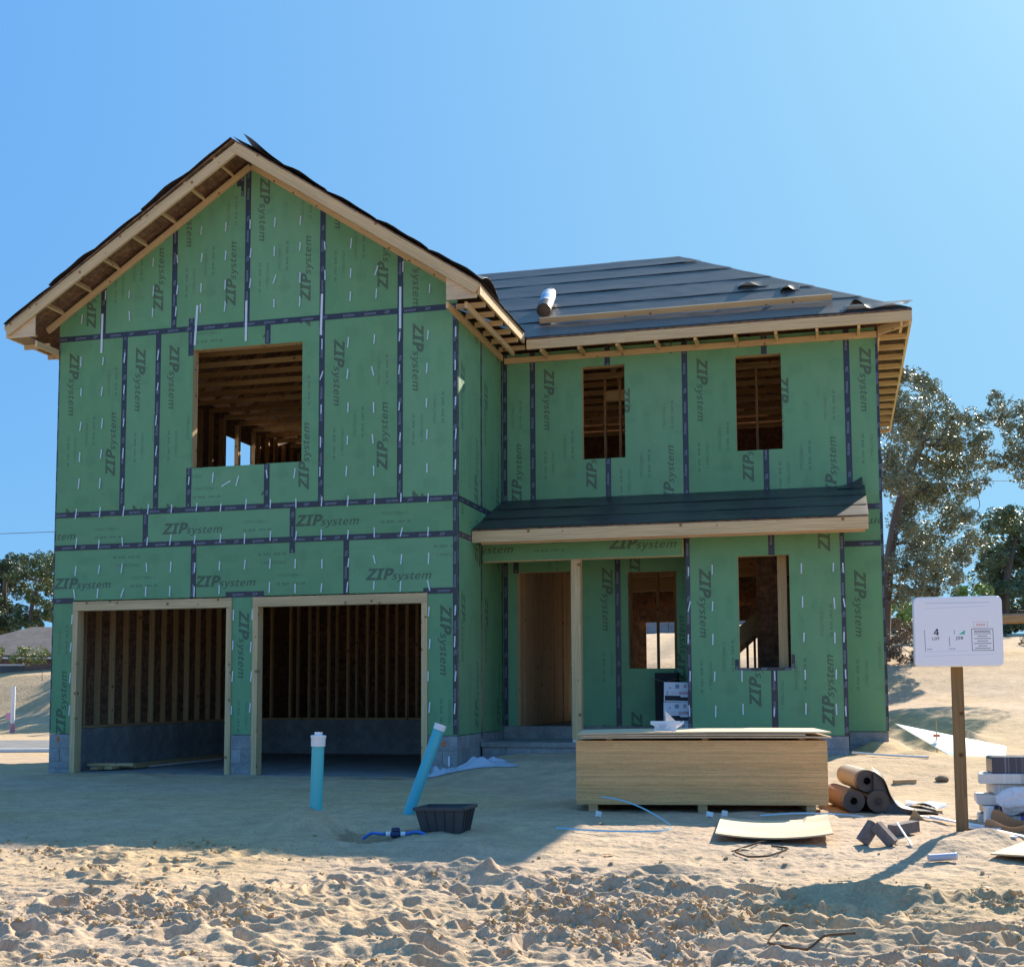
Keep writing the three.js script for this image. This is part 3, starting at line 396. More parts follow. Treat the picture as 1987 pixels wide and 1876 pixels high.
{ // ------------ framing seen through the openings
  const g = grp(house, 'interior_framing');
  const stud = (x0, x1, y0, y1, z0, z1, m = M.wood2) => add(g, 'stud', boxG(x0, x1, y0, y1, z0, z1), m);
  for (let k = 0; k < 15; k++) { const z = -0.33 - 0.4064 * k; stud(xl + 0.014, xl + 0.104, 0.69, 3.4, z - 0.038, z, k % 3 ? M.wood2 : M.wood); }
  add(g, 'bottom_plate', boxG(xl + 0.014, xl + 0.104, 0.648, 0.686, -6.08, -0.2), M.wood2);
  for (let k = 0; k < 15; k++) { const x = -6.2 + 0.4064 * k; stud(x, x + 0.038, 0.7, 3.4, -6.21, -6.12, M.wood2); }
  add(g, 'bottom_plate', boxG(-6.36, -0.12, 0.658, 0.696, -6.21, -6.12), M.wood2);
  // partitions behind the garage, open studs
  for (let k = 0; k < 9; k++) { const x = -5.9 + 0.44 * k; stud(x, x + 0.038, 0.66, 3.45, -7.7, -7.61, M.wood); }
  // upstairs: ceiling joists, side wall studs, partition
  for (let k = 0; k < 15; k++) { const z = -0.45 - 0.61 * k; add(g, 'ceiling_joist', boxG(xl + 0.05, z < -2.5 ? 5.8 : -0.12, 6.56, 6.65, z - 0.038, z), k % 2 ? M.wood2 : M.wood); add(g, 'truss_web', beamG(V(-6.0, 6.66, z - 0.02), V(-4.2, 8.2 - Math.max(0, -z - 6) * 0.5, z - 0.02), 0.036, 0.09), M.wood2); if (z < -2.6) { const yt = Math.min(6.66 + (-1.9 - z) * 0.55, 6.6 + (z + 10) * 0.55); add(g, 'truss_web', beamG(V(1.5, 6.66, z - 0.02), V(2.6, Math.max(6.8, yt), z - 0.02), 0.036, 0.09), M.wood2); add(g, 'truss_web', beamG(V(4.6, 6.66, z - 0.02), V(3.4, Math.max(6.8, yt - 0.2), z - 0.02), 0.036, 0.09), M.wood2); } }
  for (let k = 0; k < 23; k++) { const z = -0.3 - 0.4064 * k; const inW = z < -5.25 && z > -6.6; if (!inW) stud(xl + 0.014, xl + 0.104, 3.95, 6.55, z - 0.038, z); }
  for (const z of [-5.29, -5.84, -5.905, -6.57]) stud(xl + 0.014, xl + 0.104, 3.95, 6.55, z - 0.03, z, M.wood);
  for (let k = 0; k < 8; k++) { const x = -6.3 + 0.75 * k; if (x < -1.2) stud(x, x + 0.038, 3.95, 6.55, -7.3, -7.21, M.wood2); }
  for (const x of [0.4, 0.8, 1.38, 1.64, 2.4, 2.9, 3.3, 3.93, 4.5, 5.0, 5.4]) stud(x, x + 0.04, 3.95, 6.52, -4.09, -4.0, M.wood2);
  add(g, 'top_plate', boxG(0.1, 5.7, 6.525, 6.556, -4.09, -4.0), M.wood); add(g, 'door_header', boxG(1.42, 2.4, 6.12, 6.3, -4.088, -4.002), M.wood); add(g, 'window_header', boxG(3.5, 4.6, 5.62, 5.7, -8.0, -7.9), M.ply);
  // ground floor: studs behind the porch window, stair behind the bay window
  for (const x of [1.62, 2.09, 2.4, 2.78]) stud(x, x + 0.042, 0.63, 3.4, -5.09, -5.0, M.wood2);
  add(g, 'door_header', boxG(1.5, 2.9, 2.95, 3.2, -5.35, -5.26), M.wood2); add(g, 'window_header', boxG(1.1, 3.8, 2.62, 2.94, -9.45, -9.36), M.osb);
  for (const dz of [0, -0.9]) { const s = grp(house, 'stair_stringer'); add(s, 'stringer_board', beamG(V(2.9, 1.45, -4 + dz), V(4.9, 3.2, -4 + dz), 0.04, 0.26), M.wood); }
  for (const x of [3.66, 3.78, 3.9]) stud(x, x + 0.036, 0.63, 2.0 + (x - 3.6) * 0.8, -4.6, -4.51, M.wood2);
  stud(4.33, 4.46, 0.6, 3.4, -1.75, -1.6, M.wood); add(g, 'partition_panel', boxG(3.95, 4.32, 0.63, 3.4, -2.9, -2.85), M.osb);
  // board wall inside the front door
  const n = 30; for (let k = 0; k < n; k++) { const z = -2.66 - k * 0.145, o = rr(-0.014, 0.008); add(g, 'wall_board', boxG(0.1, 0.232 + o, 0.63, 3.4, z - 0.134, z), k % 3 === 1 ? M.wood2 : M.wood2); }
}
console.log('walls done');
{ // ------------ roofs
  const mr = grp(house, 'main_roof'), s = 0.622, ze = -1.9, ye = 6.70, Y = (z) => ye + s * (ze - z), zr = -6, yr = Y(zr), xE = 6.32, xR = 2.41;
  const deck = (parent, pts) => add(parent, 'roof_deck', slabG(pts, 0.016), M.osb);
  deck(mr, [V(0.56, ye, ze), V(xE, ye, ze), V(xR, yr, zr), V(-3.2, yr, zr)]); deck(mr, [V(xE, ye, ze), V(xE, ye, -10.1), V(xR, yr, zr)]); deck(mr, [V(xE, ye, -10.1), V(-7.05, ye, -10.1), V(-3.2, yr, zr), V(xR, yr, zr)]);
  const xv = (z) => 0.58 - (ze - z) * (3.78 / 4.1), xh = (z) => xE - (ze - z) * ((xE - xR) / 4.1);
  const rows = [[-1.93, -2.66], [-2.63, -3.4], [-3.37, -4.15], [-4.12, -4.88], [-4.85, -5.5], [-5.47, -6.03]];
  rows.forEach(([a, b], k) => {
    add(mr, 'felt_strip', sheetG(110, 8, (u, v) => {
      const z = a + (b - a) * v, x0 = xv(z) - 0.02, x1 = xh(Math.max(z, -6)) + 0.02, x = x0 + (x1 - x0) * u, q = fbm(x * 1.5 + k * 13, z * 2.2, 3);
      const lift = 0.008 + (k ? 0.014 : 0.008) * Math.pow(1 - v, 3) * (0.35 + 0.9 * vn(x * 1.3 + k * 7, k)) + 0.012 * Math.max(0, q) + 0.012 * Math.max(0, fbm((x + z) * 3 + k * 3, z * 1.2, 2)) * sst(0, 4, x);
      return V(x, Math.min(Y(z), yr + 0.004) + lift, z);
    }, 0.0025, 6, 0.8), M.felt);
  });
  add(mr, 'felt_sheet', sheetG(24, 30, (u, v) => { const z = -1.92 - 8.16 * v, d = Math.min(ze - z, z + 10.1), x1 = xE, x0 = xE - d * ((xE - xR) / 4.1), x = x1 + (x0 - x1) * u; return V(x, ye + (xE - x) * 0.64 + 0.012 + 0.01 * fbm(x * 3, z * 3, 2), z); }, 0.0025, 4, 8), M.felt);
  // felt curling up at the right end of the eave
  add(mr, 'felt_flap', sheetG(40, 12, (u, v) => { const x = 5.36 + 0.98 * u, h = 0.2 * sst(0, 0.17, u) * (1 - sst(0.17, 0.42, u)) + 0.075 * sst(0.3, 0.75, u) * (1 - 0.35 * sst(0.8, 0.88, u)) + 0.05 * sst(0.88, 1, u), z = -1.93 - 0.3 * v; return V(x, Y(z) + 0.03 + h * Math.pow(1 - v, 1.3), z - 0.1 * (1 - v) * h / 0.2); }, 0.0025, 1, 0.4), M.felt);
  for (const [x, z, L] of [[3.95, -3.55, 0.5], [4.55, -3.2, 0.3]]) add(mr, 'felt_flap', sheetG(10, 8, (u, v) => { const a = x + L * (u - 0.5), k = Math.max(0, 1 - Math.abs(u - 0.35) * 2.6), zz = z - 0.3 * v; return V(a, Y(zz) + 0.03 + 0.1 * k * Math.pow(1 - v, 1.2), zz); }, 0.0025, 0.4, 0.3), M.felt);
  const fas = (parent, A, B) => add(parent, 'fascia_board', beamG(A, B, 0.038, 0.15), M.wood);
  fas(mr, V(0.545, 6.605, ze - 0.02), V(xE - 0.005, 6.605, ze - 0.02)); fas(mr, V(xE - 0.024, 6.605, ze - 0.042), V(xE - 0.024, 6.605, -10.05));
  add(mr, 'soffit_ledger', boxG(0.05, 5.83, 6.46, 6.55, W1 + 0.004, W1 + 0.042), M.wood); add(mr, 'soffit_ledger', boxG(5.842, 5.88, 6.46, 6.55, -9.6, -2.46), M.wood);
  for (let k = 0; k < 10; k++) { const x = 0.75 + k * 0.6; add(mr, 'lookout', boxG(x, x + 0.038, 6.49, 6.57, W1 + 0.044, ze - 0.042), M.wood); }
  for (let k = 0; k < 13; k++) { const z = -2.7 - k * 0.6; add(mr, 'lookout', boxG(5.882, xE - 0.046, 6.49, 6.57, z - 0.038, z), M.wood); }
  add(mr, 'corner_rafter', beamG(V(5.86, 6.54, W1 + 0.06), V(6.28, 6.54, -1.95), 0.038, 0.12), M.wood);
  // gable roof over the garage
  const gr = grp(house, 'gable_roof'), zf = 0.63, xL = -7.04, xRr = 0.51, yA = 9.29, k0 = 0.66, YG = (x) => yA - k0 * Math.abs(x + 3.25);
  deck(gr, [V(xL, YG(xL), zf), V(-3.252, yA, zf), V(-3.252, yA, -6.0), V(xL, YG(xL), -10.1)]); deck(gr, [V(-3.248, yA, zf), V(xRr, YG(xRr), zf), V(xRr, YG(xRr), ze + 0.02), V(-3.248, yA, -6.0)]);
  const bulge = { L: [0.012, 0.05, 0.02, 0.055, 0.02], R: [0.02, 0.045, 0.035, 0.05, 0.06] };
  for (const sd of [-1, 1]) for (let r = 0; r < 5; r++) {
    const e = 3.79, a = e - r * 0.77, b = Math.max(0.02, a - 0.8), B = bulge[sd < 0 ? 'L' : 'R'][4 - r];
    add(gr, 'felt_strip', sheetG(8, 40, (u, v) => { const d = a + (b - a) * u, zend = sd < 0 ? -5.9 - d * 1.05 : -5.9 + d * 1.05, z = zf + 0.03 + (zend - zf) * v, f = Math.exp(-v * 9); return V(-3.25 + sd * d, yA - k0 * d + 0.01 + 0.004 * r + f * B * Math.sin(Math.PI * (0.15 + 0.8 * u)) * (1.3 + 0.3 * Math.sin(u * 9 + r)) + 0.006 * (fbm(d * 3 + r, z * 2, 2)), z); }, 0.0025, 0.8, 6), M.felt);
  }
  add(gr, 'felt_flap', sheetG(14, 6, (u, v) => { const x = -3.07 + 0.78 * u; return V(x, YG(x) + 0.02 + 0.15 * Math.pow(1 - u, 0.8) * Math.pow(1 - v, 0.7) * (1 + 0.12 * Math.sin(u * 8)), zf + 0.01 - 0.5 * v); }, 0.003, 0.8, 0.5), M.felt);
  add(gr, 'felt_flap', sheetG(10, 8, (u, v) => { const z = 0.45 - 0.95 * v; return V(0.5 - 0.5 * u, YG(0.5 - 0.5 * u) + 0.03 + 0.2 * (1 - u) * Math.sin(Math.PI * Math.min(1, 0.1 + v * 0.9)) * 0.9, z); }, 0.003, 0.5, 0.9), M.felt);
  // rake and eave fascia
  const up = 0.5 * 0.15 / Math.cos(Math.atan(k0)) + 0.024;
  const rake = (x0, x1, z, h, w, m, dy) => beamG(V(x0, YG(x0) - dy, z), V(x1, YG(x1) - dy, z), w, h);
  add(gr, 'rake_fascia', rake(xL + 0.03, -3.2, zf - 0.02, 0.15, 0.038, 0, up), M.wood); add(gr, 'rake_fascia', rake(-3.25, xRr - 0.03, zf - 0.017, 0.15, 0.038, 0, up), M.wood);
  fas(gr, V(xRr - 0.02, 6.715, zf - 0.045), V(xRr - 0.02, 6.715, ze - 0.045)); fas(gr, V(xL + 0.02, 6.685, zf - 0.045), V(xL + 0.02, 6.685, -10));
  add(gr, 'rake_ledger', rake(xl - 0.2, -3.262, 0.026, 0.09, 0.038, 0, 0.16), M.wood); add(gr, 'rake_ledger', rake(-3.238, 0.2, 0.026, 0.09, 0.038, 0, 0.16), M.wood);
  for (const sd of [-1, 1]) for (let k = 0; k < 8; k++) { const d = 0.3 + 0.48 * k, x = -3.25 + sd * d, g = boxG(-0.019, 0.019, -0.045, 0.045, 0.048, zf - 0.042); g.rotateZ(-sd * Math.atan(k0)); g.translate(x, YG(x) - 0.072, 0); add(gr, 'lookout', g, M.wood); }
  // boxed ends of the eave
  for (const [a, b] of [[xL + 0.045, xl - 0.02], [0.02, xRr - 0.045]]) { const o = a < -3; const sh = new THREE.Shape(o ? [[a, 6.6], [b, 6.6], [b, 6.93], [a, 6.66]].map(p => new THREE.Vector2(...p)) : [[a, 6.6], [b, 6.6], [b, 6.66], [a, 6.96]].map(p => new THREE.Vector2(...p))); const g = new THREE.ExtrudeGeometry(sh, { depth: 0.014, bevelEnabled: false }); g.translate(0, 0, zf - 0.055); add(gr, 'eave_return', g, M.ply); }
  add(gr, 'soffit_ledger', boxG(0.004, 0.042, 6.5, 6.59, -2.36, 0.55), M.wood); add(gr, 'soffit_ledger', boxG(0.26, 0.298, 6.5, 6.585, -2.1, 0.5), M.wood);
  for (let k = 0; k < 6; k++) { const z = 0.2 - k * 0.46; add(gr, 'lookout', boxG(0.044, xRr - 0.042, 6.588, 6.66, z - 0.038, z), M.wood); }
  add(gr, 'soffit_ledger', boxG(xl - 0.042, xl - 0.004, 6.45, 6.54, -9.5, 0.55), M.wood); for (let k = 0; k < 16; k++) { const z = 0.2 - k * 0.6; add(gr, 'lookout', boxG(xL + 0.042, xl - 0.044, 6.53, 6.6, z - 0.038, z), M.wood); }
  // things left on the roof
  const by = Y(-2.5), bd = solo('toe_board', 'long pale timber lying across the dark roof felt above the eave', 'board', beamG(V(0.62, by + 0.085, -2.5), V(5.2, by + 0.085, -2.5), 0.04, 0.089, V(0, 0.85, 0.52)), M.wood);
  void bd;
  const rl = thing('felt_roll', 'roofing felt roll with white label lying on the upper roof', 'roll');
  const n = V(0, 0.8536, 0.52), A = V(0.63, Y(-2.82), -2.82).addScaledVector(n, 0.15), Bp = V(0.52, Y(-3.72), -3.72).addScaledVector(n, 0.15), L = A.distanceTo(Bp), q = new THREE.Quaternion().setFromUnitVectors(V(0, 1, 0), Bp.clone().sub(A).normalize());
  const cyl = (r, h, o, open) => { const g = new THREE.CylinderGeometry(r, r, h, 28, 1, open); g.translate(0, o, 0); return g; };
  for (const [nm, g, m] of [['felt_body', cyl(0.118, L, L / 2, false), M.felt], ['wrapper', cyl(0.121, L * 0.62, L * 0.6, true), M.paper], ['label', cyl(0.1225, L * 0.2, L * 0.5, true), std({ color: 0x7db4dd, roughness: 0.6 })]]) { const ms = add(rl, nm, g, m); ms.quaternion.copy(q); ms.position.copy(A); }
}
console.log('roof done');

// ---------------------------------------------------------------- things around the house
seed = 777;
const GY = (x, z) => ground(x, z);
const cylT = (r0, r1, h, seg = 28) => { const g = new THREE.CylinderGeometry(r1, r0, h, seg); g.translate(0, h / 2, 0); return g; };
M.pipe = std({ color: 0x46bcc2, roughness: 0.35 }); M.pipeB = std({ color: 0x46b6c6, roughness: 0.38 }); M.blackPl = std({ color: 0x4a484a, roughness: 0.6 }); M.blue = std({ color: 0x2c74c8, roughness: 0.45 });
{ // upright drain pipe with screw cap
  const t = thing('drain_pipe', 'upright turquoise pipe with white screw cap standing in sand mound', 'pipe'), y = GY(0.48, 5.95) - 0.1;
  t.position.set(0.47, y, 5.95); t.rotation.set(-0.01, 0, -0.025); const top = 0.70 - y;
  add(t, 'pipe_body', cylT(0.057, 0.057, top), M.pipe);
  add(t, 'collar', (() => { const g = new THREE.LatheGeometry([[0.057, 0], [0.066, 0], [0.066, 0.075], [0.0715, 0.078], [0.0715, 0.098], [0.066, 0.102], [0.03, 0.102]].map(p => new THREE.Vector2(...p)), 32); g.translate(0, top, 0); return g; })(), M.white);
  add(t, 'square_plug', (() => { const g = new THREE.BoxGeometry(0.055, 0.03, 0.055); g.translate(0, top + 0.116, 0); return g; })(), M.white);
}
{ // leaning pipe
  const t = thing('drain_pipe', 'leaning bright blue pipe with white rim beside black crate', 'pipe'), A = V(0.985, GY(0.985, 4.9) - 0.05, 4.9), B = V(1.29, 0.87, 4.75), L = A.distanceTo(B);
  t.position.copy(A); t.quaternion.setFromUnitVectors(V(0, 1, 0), B.clone().sub(A).normalize());
  add(t, 'pipe_body', (() => { const o = cylT(0.055, 0.055, L - 0.05); return o; })(), M.pipeB);
  add(t, 'rim', (() => { const g = new THREE.LatheGeometry([[0.056, L - 0.06], [0.060, L - 0.06], [0.061, L], [0.054, L], [0.05, L - 0.02], [0, L - 0.02]].map(p => new THREE.Vector2(...p)), 32); return g; })(), M.white);
}
{ // black plastic crate, upside open box with tapered sides
  const t = thing('plastic_crate', 'worn black plastic meter box crate sitting on shaded sand', 'crate'); t.position.set(1.74, GY(1.75, 6.0) - 0.015, 5.98); t.rotation.set(0.02, -0.1, 0.03);
  const w0 = 0.36, w1 = 0.47, d0 = 0.24, d1 = 0.31, h = 0.24, th = 0.012;
  const side = (A, B, C, D) => { const n = B.clone().sub(A).cross(D.clone().sub(A)).normalize(); const g = new THREE.BufferGeometry(); const o = [A, B, C, D].map(p => p.clone().addScaledVector(n, -th)); const P = []; const q = (a, b, c, d) => { for (const p of [a, b, c, a, c, d]) P.push(p.x, p.y, p.z); }; q(A, B, C, D); q(o[3], o[2], o[1], o[0]); q(A, o[0], o[1], B); q(B, o[1], o[2], C); q(C, o[2], o[3], D); q(D, o[3], o[0], A); g.setAttribute('position', new THREE.Float32BufferAttribute(P, 3)); g.computeVertexNormals(); return g; };
  const b = [V(-w0 / 2, 0, d0 / 2), V(w0 / 2, 0, d0 / 2), V(w0 / 2, 0, -d0 / 2), V(-w0 / 2, 0, -d0 / 2)], u = [V(-w1 / 2, h, d1 / 2), V(w1 / 2, h, d1 / 2), V(w1 / 2, h, -d1 / 2), V(-w1 / 2, h, -d1 / 2)];
  for (let k = 0; k < 4; k++) { const j = (k + 1) % 4; add(t, 'side_wall', side(b[k], b[j], u[j], u[k]), M.blackPl); const rimG = beamG(u[k].clone().setY(h - 0.012), u[j].clone().setY(h - 0.012), 0.026, 0.026); add(t, 'rim', rimG, M.blackPl); for (let q = 1; q < 5; q++) { const f = q / 5, n = b[j].clone().sub(b[k]).cross(V(0, 1, 0)).normalize(); add(t, 'rib', beamG(b[k].clone().lerp(b[j], f).addScaledVector(n, 0.004), u[k].clone().lerp(u[j], f).addScaledVector(n, 0.004).setY(h - 0.03), 0.012, 0.012, V(n.x, 0, n.z)), M.blackPl); } }
  add(t, 'bottom_plate', boxG(-w0 / 2, w0 / 2, 0, 0.01, -d0 / 2, d0 / 2), M.blackPl);
}
{ // water meter and tails in the pit
  const t = thing('water_meter', 'small dark water meter with blue tails lying in shallow sand pit', 'water meter'), y = GY(1.35, 6.25) + 0.035; t.position.set(1.36, y, 6.25); t.rotation.y = 0.25;
  add(t, 'meter_body', (() => { const g = new THREE.SphereGeometry(0.05, 20, 12); g.scale(1, 0.75, 1); return g; })(), std({ color: 0x24325c, roughness: 0.4 }));
  const lid = add(t, 'lid', cylT(0.04, 0.036, 0.025), std({ color: 0x1d2a55, roughness: 0.4 })); lid.position.y = 0.03;
  for (const s of [-1, 1]) { const n = add(t, 'union_nut', new THREE.CylinderGeometry(0.026, 0.026, 0.04, 6), M.white); n.rotation.z = Math.PI / 2; n.position.set(0.065 * s, 0, 0); }
  add(t, 'blue_tail', tubeG([V(0.09, 0, 0), V(0.17, 0.02, 0.02), V(0.25, 0.01, 0.06), V(0.31, -0.05, 0.1)], 0.014), M.blue); add(t, 'blue_tail', tubeG([V(-0.09, 0, 0), V(-0.16, 0.0, -0.05), V(-0.22, 0.0, -0.08), V(-0.3, -0.05, -0.1)], 0.013), M.blue);
}
{ // stack of sheathing boards
  const ang = 0.155, ox = 2.6, oz = 4.42, base = 0.045, n = 56, th = 0.0112;
  const t = thing('board_stack', 'tall stack of tan sheathing boards on sand in front of porch', 'board stack'); t.position.set(ox, 0, oz); t.rotation.y = ang;
  const gs = []; let y = base + 0.03; for (let k = 0; k < n; k++) { const j = rr(-0.003, 0.003), q = rr(-0.003, 0.003), s = k > n - 9 ? 1 : 0; gs.push(boxG(j, 2.46 + j * 0.5, y, y + th - 0.0006, -1.22, q, rnd() * 2, y * 1.4 + s)); y += th; }
  const b = add(t, 'sheet_bundle', mergeGeometries(gs), M.plyEdge); b.userData.kind = 'stuff';
  for (const x of [0.12, 1.2, 2.25]) add(t, 'runner', boxG(x, x + 0.09, base - 0.06, base + 0.028, -1.2, -0.015), M.wood2);
  const top = y; for (const x of [0.3, 1.25, 2.2]) add(t, 'spacer', boxG(x, x + 0.06, top, top + 0.02, -1.15, -0.06), M.wood2);
  const loose = (name, label, x0, x1, z0, z1, yo, bow, tilt, mat) => { const s = solo(name, label, 'board', sheetG(20, 6, (u, v) => V(x0 + (x1 - x0) * u, yo + bow * Math.sin(Math.PI * u) + tilt * u, z0 + (z1 - z0) * v), 0.015, x1 - x0, z0 - z1), mat, 'loose boards on the stack'); s.position.copy(t.position); s.rotation.y = ang; return s; };
  loose('loose_board', 'lowest loose board lying on the tan board stack', 0.04, 2.5, 0.03, -1.18, top + 0.036, 0.004, 0.004, M.ply);
  loose('loose_board', 'middle loose board on the stack, its end short of the others', 0.05, 2.25, 0.035, -1.15, top + 0.054, 0.006, 0.01, M.ply);
  loose('loose_board', 'sunlit topmost loose board slightly bowed on the stack', 0.02, 2.5, 0.02, -1.21, top + 0.072, 0.01, 0.014, M.ply);
  // torn carton on top
  const c = thing('torn_wrapper', 'torn white carton piece standing on top of the board stack', 'wrapper'); c.position.set(ox + 0.86, top + 0.09, oz - 0.28); c.rotation.y = 0.1;
  add(c, 'front_flap', sheetG(6, 6, (u, v) => V(-0.11 + 0.22 * u + (v > 0.5 ? (u - 0.5) * 0.08 : 0), 0.10 * v, 0.02 * Math.sin(u * 3) - 0.04 * v), 0.003), M.paper);
  add(c, 'side_flap', sheetG(4, 6, (u, v) => V(0.0 + 0.11 * u + 0.03 * v * (1 - u) * 0, 0.09 + 0.11 * v * (1 - u), -0.05 + 0.02 * u), 0.003), M.paper);
  add(c, 'side_flap', sheetG(4, 4, (u, v) => V(0.1 + 0.08 * u, 0.02 + 0.05 * u + 0.03 * v, -0.03 - 0.05 * v), 0.003), M.paper);
  const pr = (() => { const cv = document.createElement('canvas'); cv.width = 128; cv.height = 64; const x = cv.getContext('2d'); x.fillStyle = '#e2e0dc'; x.fillRect(0, 0, 128, 64); x.fillStyle = '#77757a'; for (let k = 0; k < 4; k++) x.fillRect(10, 8 + k * 14, 96 - k * 8, 5); const tx = new THREE.CanvasTexture(cv); tx.colorSpace = THREE.SRGBColorSpace; return std({ map: tx, roughness: 0.8 }); })();
  const lb = add(c, 'printed_label', new THREE.PlaneGeometry(0.11, 0.06), pr); lb.position.set(-0.02, 0.045, 0.012); lb.rotation.x = -0.38;
}
{ // cartons on the porch
  const tex = (() => { const c = document.createElement('canvas'); c.width = 256; c.height = 160; const x = c.getContext('2d'); x.fillStyle = '#dfe2ee'; x.fillRect(0, 0, 256, 160); x.save(); x.translate(256, 160); x.rotate(Math.PI); x.fillStyle = '#2b2836'; x.fillRect(8, 8, 240, 42); x.fillStyle = '#dfe2ee'; x.fillRect(20, 38, 80, 14); x.font = 'bold 34px sans-serif'; x.fillStyle = '#b8323a'; x.fillText('RIGID', 22, 84); x.font = '30px sans-serif'; x.fillStyle = '#c9b9c8'; x.fillText('VENT', 128, 84); x.fillStyle = '#b8323a'; x.font = 'bold 36px sans-serif'; x.fillText('3', 214, 84); x.fillRect(44, 118, 26, 8); x.fillRect(44, 132, 26, 8); x.fillStyle = '#8a94a8'; x.fillRect(112, 110, 38, 34); x.fillStyle = '#b06070'; x.font = 'bold 18px sans-serif'; x.fillText('50', 190, 120); x.restore(); const t = new THREE.CanvasTexture(c); t.colorSpace = THREE.SRGBColorSpace; return t; })();
  const face = std({ map: tex, roughness: 0.7 }), sideM = std({ color: 0xcfd3e0, roughness: 0.75 });
  const lab = ['white vent carton with red print, topmost open one of the porch stack', 'middle white vent carton with red print in the porch stack', 'lowest white vent carton of the porch stack, half hidden'];
  [[2.66, 1.035, 0.03, -0.02], [2.655, 0.74, 0.0, 0.0], [2.63, 0.452, 0.04, 0]].forEach(([x, y, ry, rz], k) => {
    const t = thing('vent_carton', lab[k], 'carton', 'cartons stacked on the porch'); t.position.set(x, y, -1.62); t.rotation.set(0, ry, rz);
    add(t, 'carton_body', boxG(0, 0.4, 0, 0.285, -0.4, 0), sideM); const f = add(t, 'printed_face', new THREE.PlaneGeometry(0.396, 0.28), face); f.position.set(0.2, 0.142, 0.003);
    if (k === 0) { add(t, 'flap', sheetG(4, 3, (u, v) => V(-0.2 * u, 0.287 + 0.05 * u, -0.02 - 0.3 * v), 0.004), M.cardboard); add(t, 'flap', sheetG(5, 3, (u, v) => V(0.02 + 0.36 * u, 0.289 + 0.05 * Math.sin(u * 3), -0.05 - 0.14 * v), 0.004), M.cardboard); }
  });
  solo('black_carton', 'black box standing behind the white vent cartons on the porch', 'box', boxG(2.47, 2.8, 0.455, 1.46, -2.36, -2.05), std({ color: 0x121114, roughness: 0.7 }));
}
{ // boards, strips and litter on the sand
  const lay = (x, z, ry, o = 0.012) => [x, GY(x, z) + o, z, ry];
  const gb = sheetG(26, 8, (u, v) => V(-0.5 + u, 0.02 + 0.06 * Math.pow(Math.abs(u - 0.45) * 1.6, 2) + (v > 0.8 && u > 0.8 ? 0.02 : 0), 0.85 * (v - 0.5) * -1), 0.012, 1, 0.85);
  const b1 = solo('plywood_offcut', 'sunlit warped plywood offcut on the sand before the board stack', 'board', gb, M.ply); b1.position.set(4.58, GY(4.6, 5.7) + 0.03, 5.55); b1.rotation.y = 0.05; b1.scale.set(0.95, 1, 1.35); b1.rotation.x = 0.02;
  const b2 = solo('plywood_offcut', 'plywood sheet lying at the frame edge below the shingle bundles', 'board', sheetG(16, 8, (u, v) => V(1.3 * u, 0.03 * Math.sin(u * 2.2) + 0.02 * v, -1.0 * v), 0.012, 1.3, 1), M.ply); b2.position.set(6.24, GY(6.3, 6.3) + 0.02, 6.5); b2.rotation.set(0.06, -0.55, 0.02);
  const thin = solo('wood_sliver', 'split pale wood sliver in front of the warped plywood offcut', 'scrap', sheetG(10, 2, (u, v) => V(0.3 * u, 0.012 * Math.sin(u * 6), -0.04 * v), 0.008, 0.3, 0.05), M.ply); thin.position.set(...lay(4.3, 6.5, 0).slice(0, 3)); thin.rotation.y = 0.2;
  const ring = (name, label, pts, w, mat) => { const P = pts.map(([x, z]) => V(x, GY(x, z) + (z > 8 ? 0.04 : 0.014), z)), cv = new THREE.CatmullRomCurve3(P, false, 'catmullrom', 0.2); return solo(name, label, 'strip', sheetG(50, 2, (u, v) => { const p = cv.getPoint(u); return V(p.x, p.y + w * (v - 0.3) , p.z + 0.012 * v); }, 0.0025, 2, w), mat); };
  ring('felt_strip', 'curled brown felt strip on sunlit sand before the plywood offcut', [[4.66, 6.0], [4.5, 6.2], [4.32, 6.55], [4.45, 6.8], [4.6, 6.75], [4.74, 6.4], [4.6, 6.35]], 0.016, M.felt);
  ring('felt_strip', 'dark curled felt strip half buried in the foreground ruts', [[5.07, 8.75], [4.93, 8.8], [4.8, 8.95], [4.73, 9.33], [4.95, 9.4], [5.05, 9.28], [5.22, 9.0]], 0.018, M.felt);
  const band = (label, pts, col) => solo('strapping_band', label, 'strap', (() => { const P = pts.map(([x, y, z]) => V(x, GY(x, z) + y, z)), cv = new THREE.CatmullRomCurve3(P); return sheetG(60, 1, (u, v) => { const p = cv.getPoint(u); return V(p.x, p.y + 0.012 * v, p.z - 0.01 * v); }, 0.0015, 2, 0.02); })(), std({ color: col, roughness: 0.4 }));
  band('pale blue strapping band springing up against the board stack', [[2.86, 0.16, 4.5], [3.1, 0.15, 4.75], [3.4, 0.1, 5.1], [3.68, 0.02, 5.5], [3.6, 0.015, 5.75], [3.1, 0.02, 5.9], [2.7, 0.015, 5.8]], 0x8cc4d4);
  band('thin pale strapping band lying under the right end of the stack', [[4.4, 0.01, 4.5], [4.75, 0.02, 4.4], [5.1, 0.01, 4.3], [5.35, 0.02, 4.6]], 0xb8cdd6);
  const lbl = (label, x, z, ry, rx) => { const s = solo('paper_tag', label, 'paper tag', sheetG(4, 4, (u, v) => V(0.06 * (u - 0.5) + 0.01 * v, 0.055 * v, 0.02 * Math.sin(u * 4 + v)), 0.001), M.paper); s.position.set(x, GY(x, z) + 0.01, z); s.rotation.set(rx, ry, 0.1); };
  lbl('white paper tag by the left end of the board stack', 2.9, 4.85, 0.3, -0.4); lbl('white paper tag, left one of two under the stack', 3.93, 4.62, -0.2, -0.6); lbl('white paper tag, right one of two under the stack', 4.07, 4.58, 0.2, -0.3);
